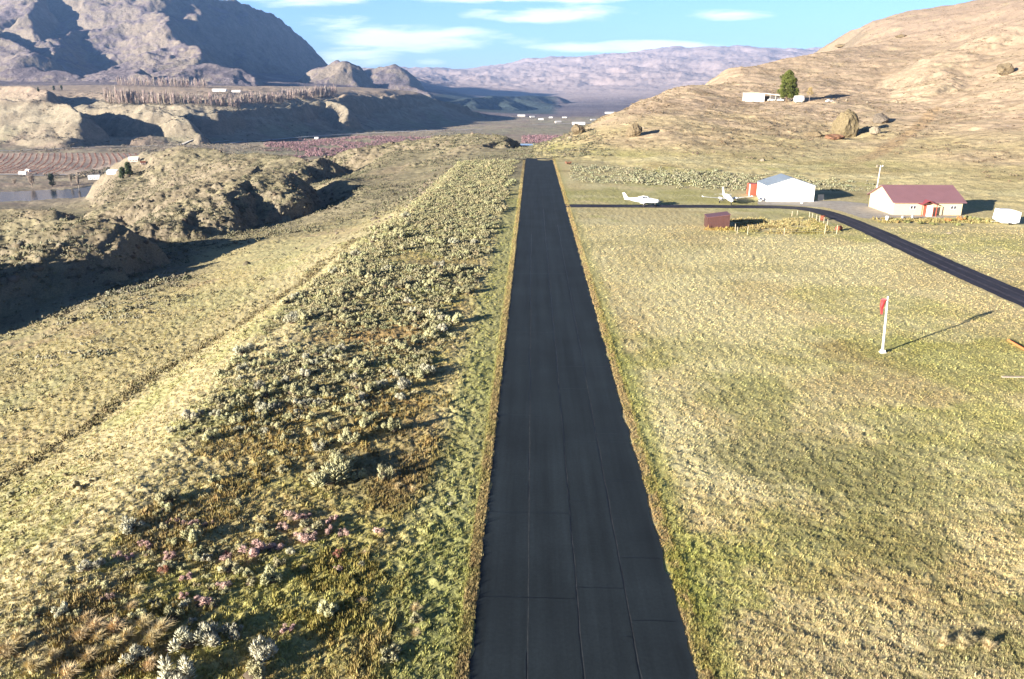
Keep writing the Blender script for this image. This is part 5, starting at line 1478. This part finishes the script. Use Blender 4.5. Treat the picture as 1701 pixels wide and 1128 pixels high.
far_house(47, 285, 8, 4, R(-20), 'smallest white house, just right of the far left one', dpx=5)
far_house(223, 269, 15, 8, R(10), 'pinkish house above the right end of the orchard rows', M_pk, M_white)
far_house(238, 273, 8, 5, R(30), 'reddish outbuilding right of the pinkish house', M_pk, M_rust)
far_house(526, 231, 6, 3, 0, 'small white shed by the highway above the purple orchard')
for (u, v, w, h, lb) in [(365,152,22,4,'long white building on the upper terrace among the poplars'),(393,153,14,3,'low white building right of the long one on the upper terrace')]:
    far_house(u, v, w, h, 0, lb, dpx=6)
for i, (u, v, w, h, lb) in enumerate([(961,207,24,5.5,'long white warehouse in the far valley, nearest the boulder'),(927,204,12,4,'white building left of the long warehouse in the far valley'),(899,199,10,3,'low white building left of the two warehouses'),
        (866,194,14,4.5,'white building at the left end of the far town'),(884,195,9,3,'small white building beside the leftmost one of the far town'),(938,196,9,2.5,'thin white building behind the warehouses'),(1013,189,18,4,'pale buff building at the right end of the far town'),
        (985,200,10,3,'small white building right of the long warehouse'),(915,196,7,2.5,'tiny white building in the middle of the far town')]):
    far_house(u, v, w * .85, h * .75, R(5 + 25 * math.sin(i * 2.1)), lb, (M_far1, M_far2)[i % 2], M_far1, name='warehouse', cat='building', dpx=w * .4)
# ---------------------------------------------------------------- poplars, orchard rows, purple orchard: too many to count
def hits(pts): return [hit(u, v)[0] for u, v in pts]
def pop_tpl(seed):
    rs = np.random.RandomState(seed); sp = []
    for i in range(16):
        a = rs.uniform(0, 6.28); z0 = rs.uniform(0, .6); r_ = rs.uniform(.03, .11)
        sp.append(((r_ * .3 * math.cos(a), r_ * .3 * math.sin(a), z0), (r_ * math.cos(a), r_ * math.sin(a), min(1, z0 + rs.uniform(.3, .5))), .013))
    sp.append(((0, 0, -.03), (0, 0, 1.0), .02))
    return make_tpl(sp, 3)
POP = [pop_tpl(i) for i in range(5)]
PP, PH = [], []
def pop_row(a, b, n, hpx, jit):
    for _ in range(n):
        f = rng.rand(); u = a[0] + (b[0] - a[0]) * f; v = a[1] + (b[1] - a[1]) * f + rng.uniform(-jit, jit)
        PP.append((u, v, hpx * rng.uniform(.5, 1.12)))
for r_ in [((175,172),(215,174),110,27,2),((215,172),(290,176),170,24,2),((290,171),(400,178),170,18,3),((345,168),(352,176),14,22,2),((195,143),(345,146),260,17,1),((400,172),(470,172),150,19,2),((470,166),(560,160),200,19,2),((300,166),(470,165),70,9,4),((0,158),(60,160),50,4,5),((200,165),(400,160),90,7,5)]:
    pop_row(*r_)
loc, hh = [], []
for (u, v, h) in PP:
    p, t = hit(u, v); loc.append(p); hh.append(h * t / F_PX)
loc = np.array([tuple(q) for q in loc]); hh = np.array(hh)
o = merge('poplar_windbreak', POP, loc, hh * .8, hh, rng.uniform(0, 6.28, len(hh)), vary((.42, .335, .29), len(hh), .12), M_scrub)
tag(o, 'rows of tall bare pinkish poplars on the upper terrace', 'windbreak', kind='stuff')
# orchard rows near the river, rows climbing to the right
xs, ys = [], []
for row in np.arange(-1500, -370, 9.0):
    yy = np.arange(915, 1235, 3.0)
    xx = row - (yy - 1070) * .47 + 10 * np.sin((yy - 900) / 90.0)
    xs.append(xx + rng.uniform(-.5, .5, len(xx))); ys.append(yy)
xs = np.concatenate(xs); ys = np.concatenate(ys)
k = (xs < -560 + (ys - 915) * .0) & (xs > -1250) & (np.abs(ys - 1070 - 6 * np.sin(xs / 60)) < 155)
xs, ys = xs[k], ys[k]; zs = ground_z(xs, ys)
k = (zs < -55) & (dist_poly(xs, ys, RIVER) > 55); xs, ys, zs = xs[k], ys[k], zs[k]
o = merge('orchard_rows', [make_tpl(sage_tpl(10, .2, 800 + i, 1.0, .8), 3) for i in range(4)], np.stack([xs, ys, zs], -1), rng.uniform(1.8, 2.6, len(xs)), rng.uniform(1.6, 2.4, len(xs)), rng.uniform(0, 6, len(xs)), vary((.22, .12, .09), len(xs)), M_scrub)
tag(o, 'reddish bare orchard rows on the valley floor beyond the river', 'orchard', kind='stuff')
us = rng.uniform(440, 745, 3400); vs = rng.uniform(226, 258, 3400)
k = (vs > 224 + np.abs(us - 590) * .02) & (us > 452 + 30 * np.sin(vs * .9) + np.abs(vs - 240) * 2) & (np.sin(us * .05 + vs * .35) + np.sin(us * .021 - vs * .6) > -1.1) & (vs < 262 - (us - 440) * .08); us, vs = us[k], vs[k]
P_o = np.array([on_plane(u, v, -69) for u, v in zip(us, vs)])
us = rng.uniform(868, 965, 900); vs = rng.uniform(224, 237, 900)
P_o = np.concatenate([P_o, np.array([on_plane(u, v, -69) for u, v in zip(us, vs)])])
P_o[:, 2] = ground_z(P_o[:, 0], P_o[:, 1]); P_o = P_o[P_o[:, 2] < -62]
o = merge('orchard_trees', [make_tpl(sage_tpl(10, .17, 820 + i, 1.0, .8), 3) for i in range(4)], P_o, rng.uniform(4, 7, len(P_o)), rng.uniform(3.5, 5.5, len(P_o)), rng.uniform(0, 6, len(P_o)), vary((.25, .155, .16), len(P_o), .3), M_scrub)
tag(o, 'purplish bare orchard trees on the valley floor', 'orchard', kind='stuff')
# riverside and valley brush
us = rng.uniform(0, 760, 9000); vs = 300 - 92 * rng.rand(9000)
P_o = np.array([on_plane(u, v, -69) for u, v in zip(us, vs)]); nz = fbm(P_o[:, 0], P_o[:, 1], 70, 4, .6, 301)
P_o[:, 2] = ground_z(P_o[:, 0], P_o[:, 1]); P_o = P_o[(nz > .1) & (P_o[:, 2] < 20) & (dist_poly(P_o[:, 0], P_o[:, 1], RIVER) > 42) & ~((P_o[:, 1] < 1250) & (P_o[:, 0] < -540) & (P_o[:, 1] > 900))]
o = merge('valley_brush', [make_tpl(sage_tpl(9, .2, 840 + i, .8, .6), 3) for i in range(4)], P_o, rng.uniform(3, 8, len(P_o)), rng.uniform(1.5, 5, len(P_o)), rng.uniform(0, 6, len(P_o)), vary((.19, .16, .12), len(P_o), .3), M_scrub)
tag(o, 'dark brush and small trees scattered along the river valley', 'brush', kind='stuff')
# bushes by the workshop
M_garden = mat_leaf('garden_bush_leaf', (.24, .24, .10), .25); M_orb = mat_leaf('orange_bush_leaf', (.50, .22, .09), .1)
for me_ in (SAGE[0], SAGE[3]): pass
GB = [np_mesh('garden_bush', *with_core(make_tpl(sage_tpl(150, .04, 900 + i)), seed=i), None, False) for i in range(2)]; [q.materials.append(M_garden) for q in GB]
OB = np_mesh('garden_bush', *with_core(make_tpl(sage_tpl(150, .04, 910)), seed=4), None, False); OB.materials.append(M_orb)
for (u, v, w, h, mesh, lb) in [(1574,368,1.4,1.0,OB,'orange bush in front of the workshop, left of the orange pair'),(1594,366,1.8,1.3,OB,'orange bush at the right front corner of the workshop'),(1490,367,1.8,1.0,GB[0],'green bush nearest the left front corner of the workshop'),
        (1508,370,1.6,.9,GB[1],'dull green bush under the left windows of the workshop'),(1530,372,1.7,.9,GB[0],'bush in front of the porch of the workshop'),(1550,373,1.5,.8,GB[1],'straw green bush just right of the porch'),(1610,364,1.9,1.4,GB[0],'grey-green bush past the right end of the workshop'),
        (1622,366,1.6,1.1,GB[1],'brownish bush between the workshop and the white trailer'),(1590,374,1.3,.7,GB[1],'low bush below the right orange bush')]:
    x, y = px(u, v); o = bpy.data.objects.new('garden_bush', mesh); col.objects.link(o); o.location = (x, y, -.05); o.scale = (w, w, h); o.rotation_euler = (0, 0, rng.uniform(0, 6)); tag(o, lb, 'bush', 'bushes in front of the workshop')
# mown-strip weeds by the runway: a reddish scrub patch near the runway end
rb, t = hit(945, 273)
o = bpy.data.objects.new('red_shrub', RED[0]); col.objects.link(o); o.location = rb; o.scale = (3.4, 3.4, 1.8); tag(o, 'wide reddish shrub just right of the far runway end', 'shrub', 'reddish shrubs left of the runway'); del o['group']
# angular stones on the crests of the knolls
def stone_tpl(seed):
    rs = np.random.RandomState(seed); bm = bmesh.new(); bmesh.ops.create_icosphere(bm, subdivisions=1, radius=.5)
    V = np.array([q.co for q in bm.verts]); F = np.array([[w.index for w in f.verts] for f in bm.faces]); bm.free()
    return V * (1 + rs.uniform(-.3, .25, (len(V), 1))) * np.array([1, .8, .75]), F
xs = rng.uniform(-340, 20, 60000); ys = rng.uniform(150, 600, 60000); zs = ground_z(xs, ys)
e_ = 3.0
sl_ = np.hypot(ground_z(xs + e_, ys) - zs, ground_z(xs, ys + e_) - zs) / e_
k = (sl_ + .25 * fbm(xs, ys, 10, 3, .6, 401) > .42) & (rng.rand(len(xs)) < .5) & (zs > -50) & (xs < -30 + (ys > 300) * 60)
xs, ys, zs = xs[k], ys[k], zs[k]; w_ = np.clip(rng.lognormal(-.1, .5, len(xs)), .3, 3.2)
o = merge('knoll_stones', [stone_tpl(i) for i in range(6)], np.stack([xs, ys, zs], -1), w_, w_ * .9, rng.uniform(0, 6, len(xs)), vary((.15, .125, .09), len(xs), .35), M_scrub)
tag(o, 'dark angular stones strewn over the rocky knolls', 'rocks', kind='stuff')
print('stones', len(xs))
# ------------------------------------------------------------------ air
hz = MB().box(-26000, 26000, -26000, 26000, -140, 1560).build('haze', None)
hz.data.materials.clear()
mh = bpy.data.materials.new('valley_air'); mh.use_nodes = True
mh.node_tree.nodes.clear()
_o = mh.node_tree.nodes.new('ShaderNodeOutputMaterial'); _v = mh.node_tree.nodes.new('ShaderNodeVolumePrincipled')
_v.inputs['Color'].default_value = (.27, .50, 1.0, 1); _v.inputs['Density'].default_value = 3.0e-5; _v.inputs['Anisotropy'].default_value = 0.0
mh.node_tree.links.new(_v.outputs[0], _o.inputs['Volume'])
hz.data.materials.append(mh); tag(hz, kind='stuff'); hz['label'] = 'thin blue-grey air over the valley and far hills'; hz['category'] = 'haze'
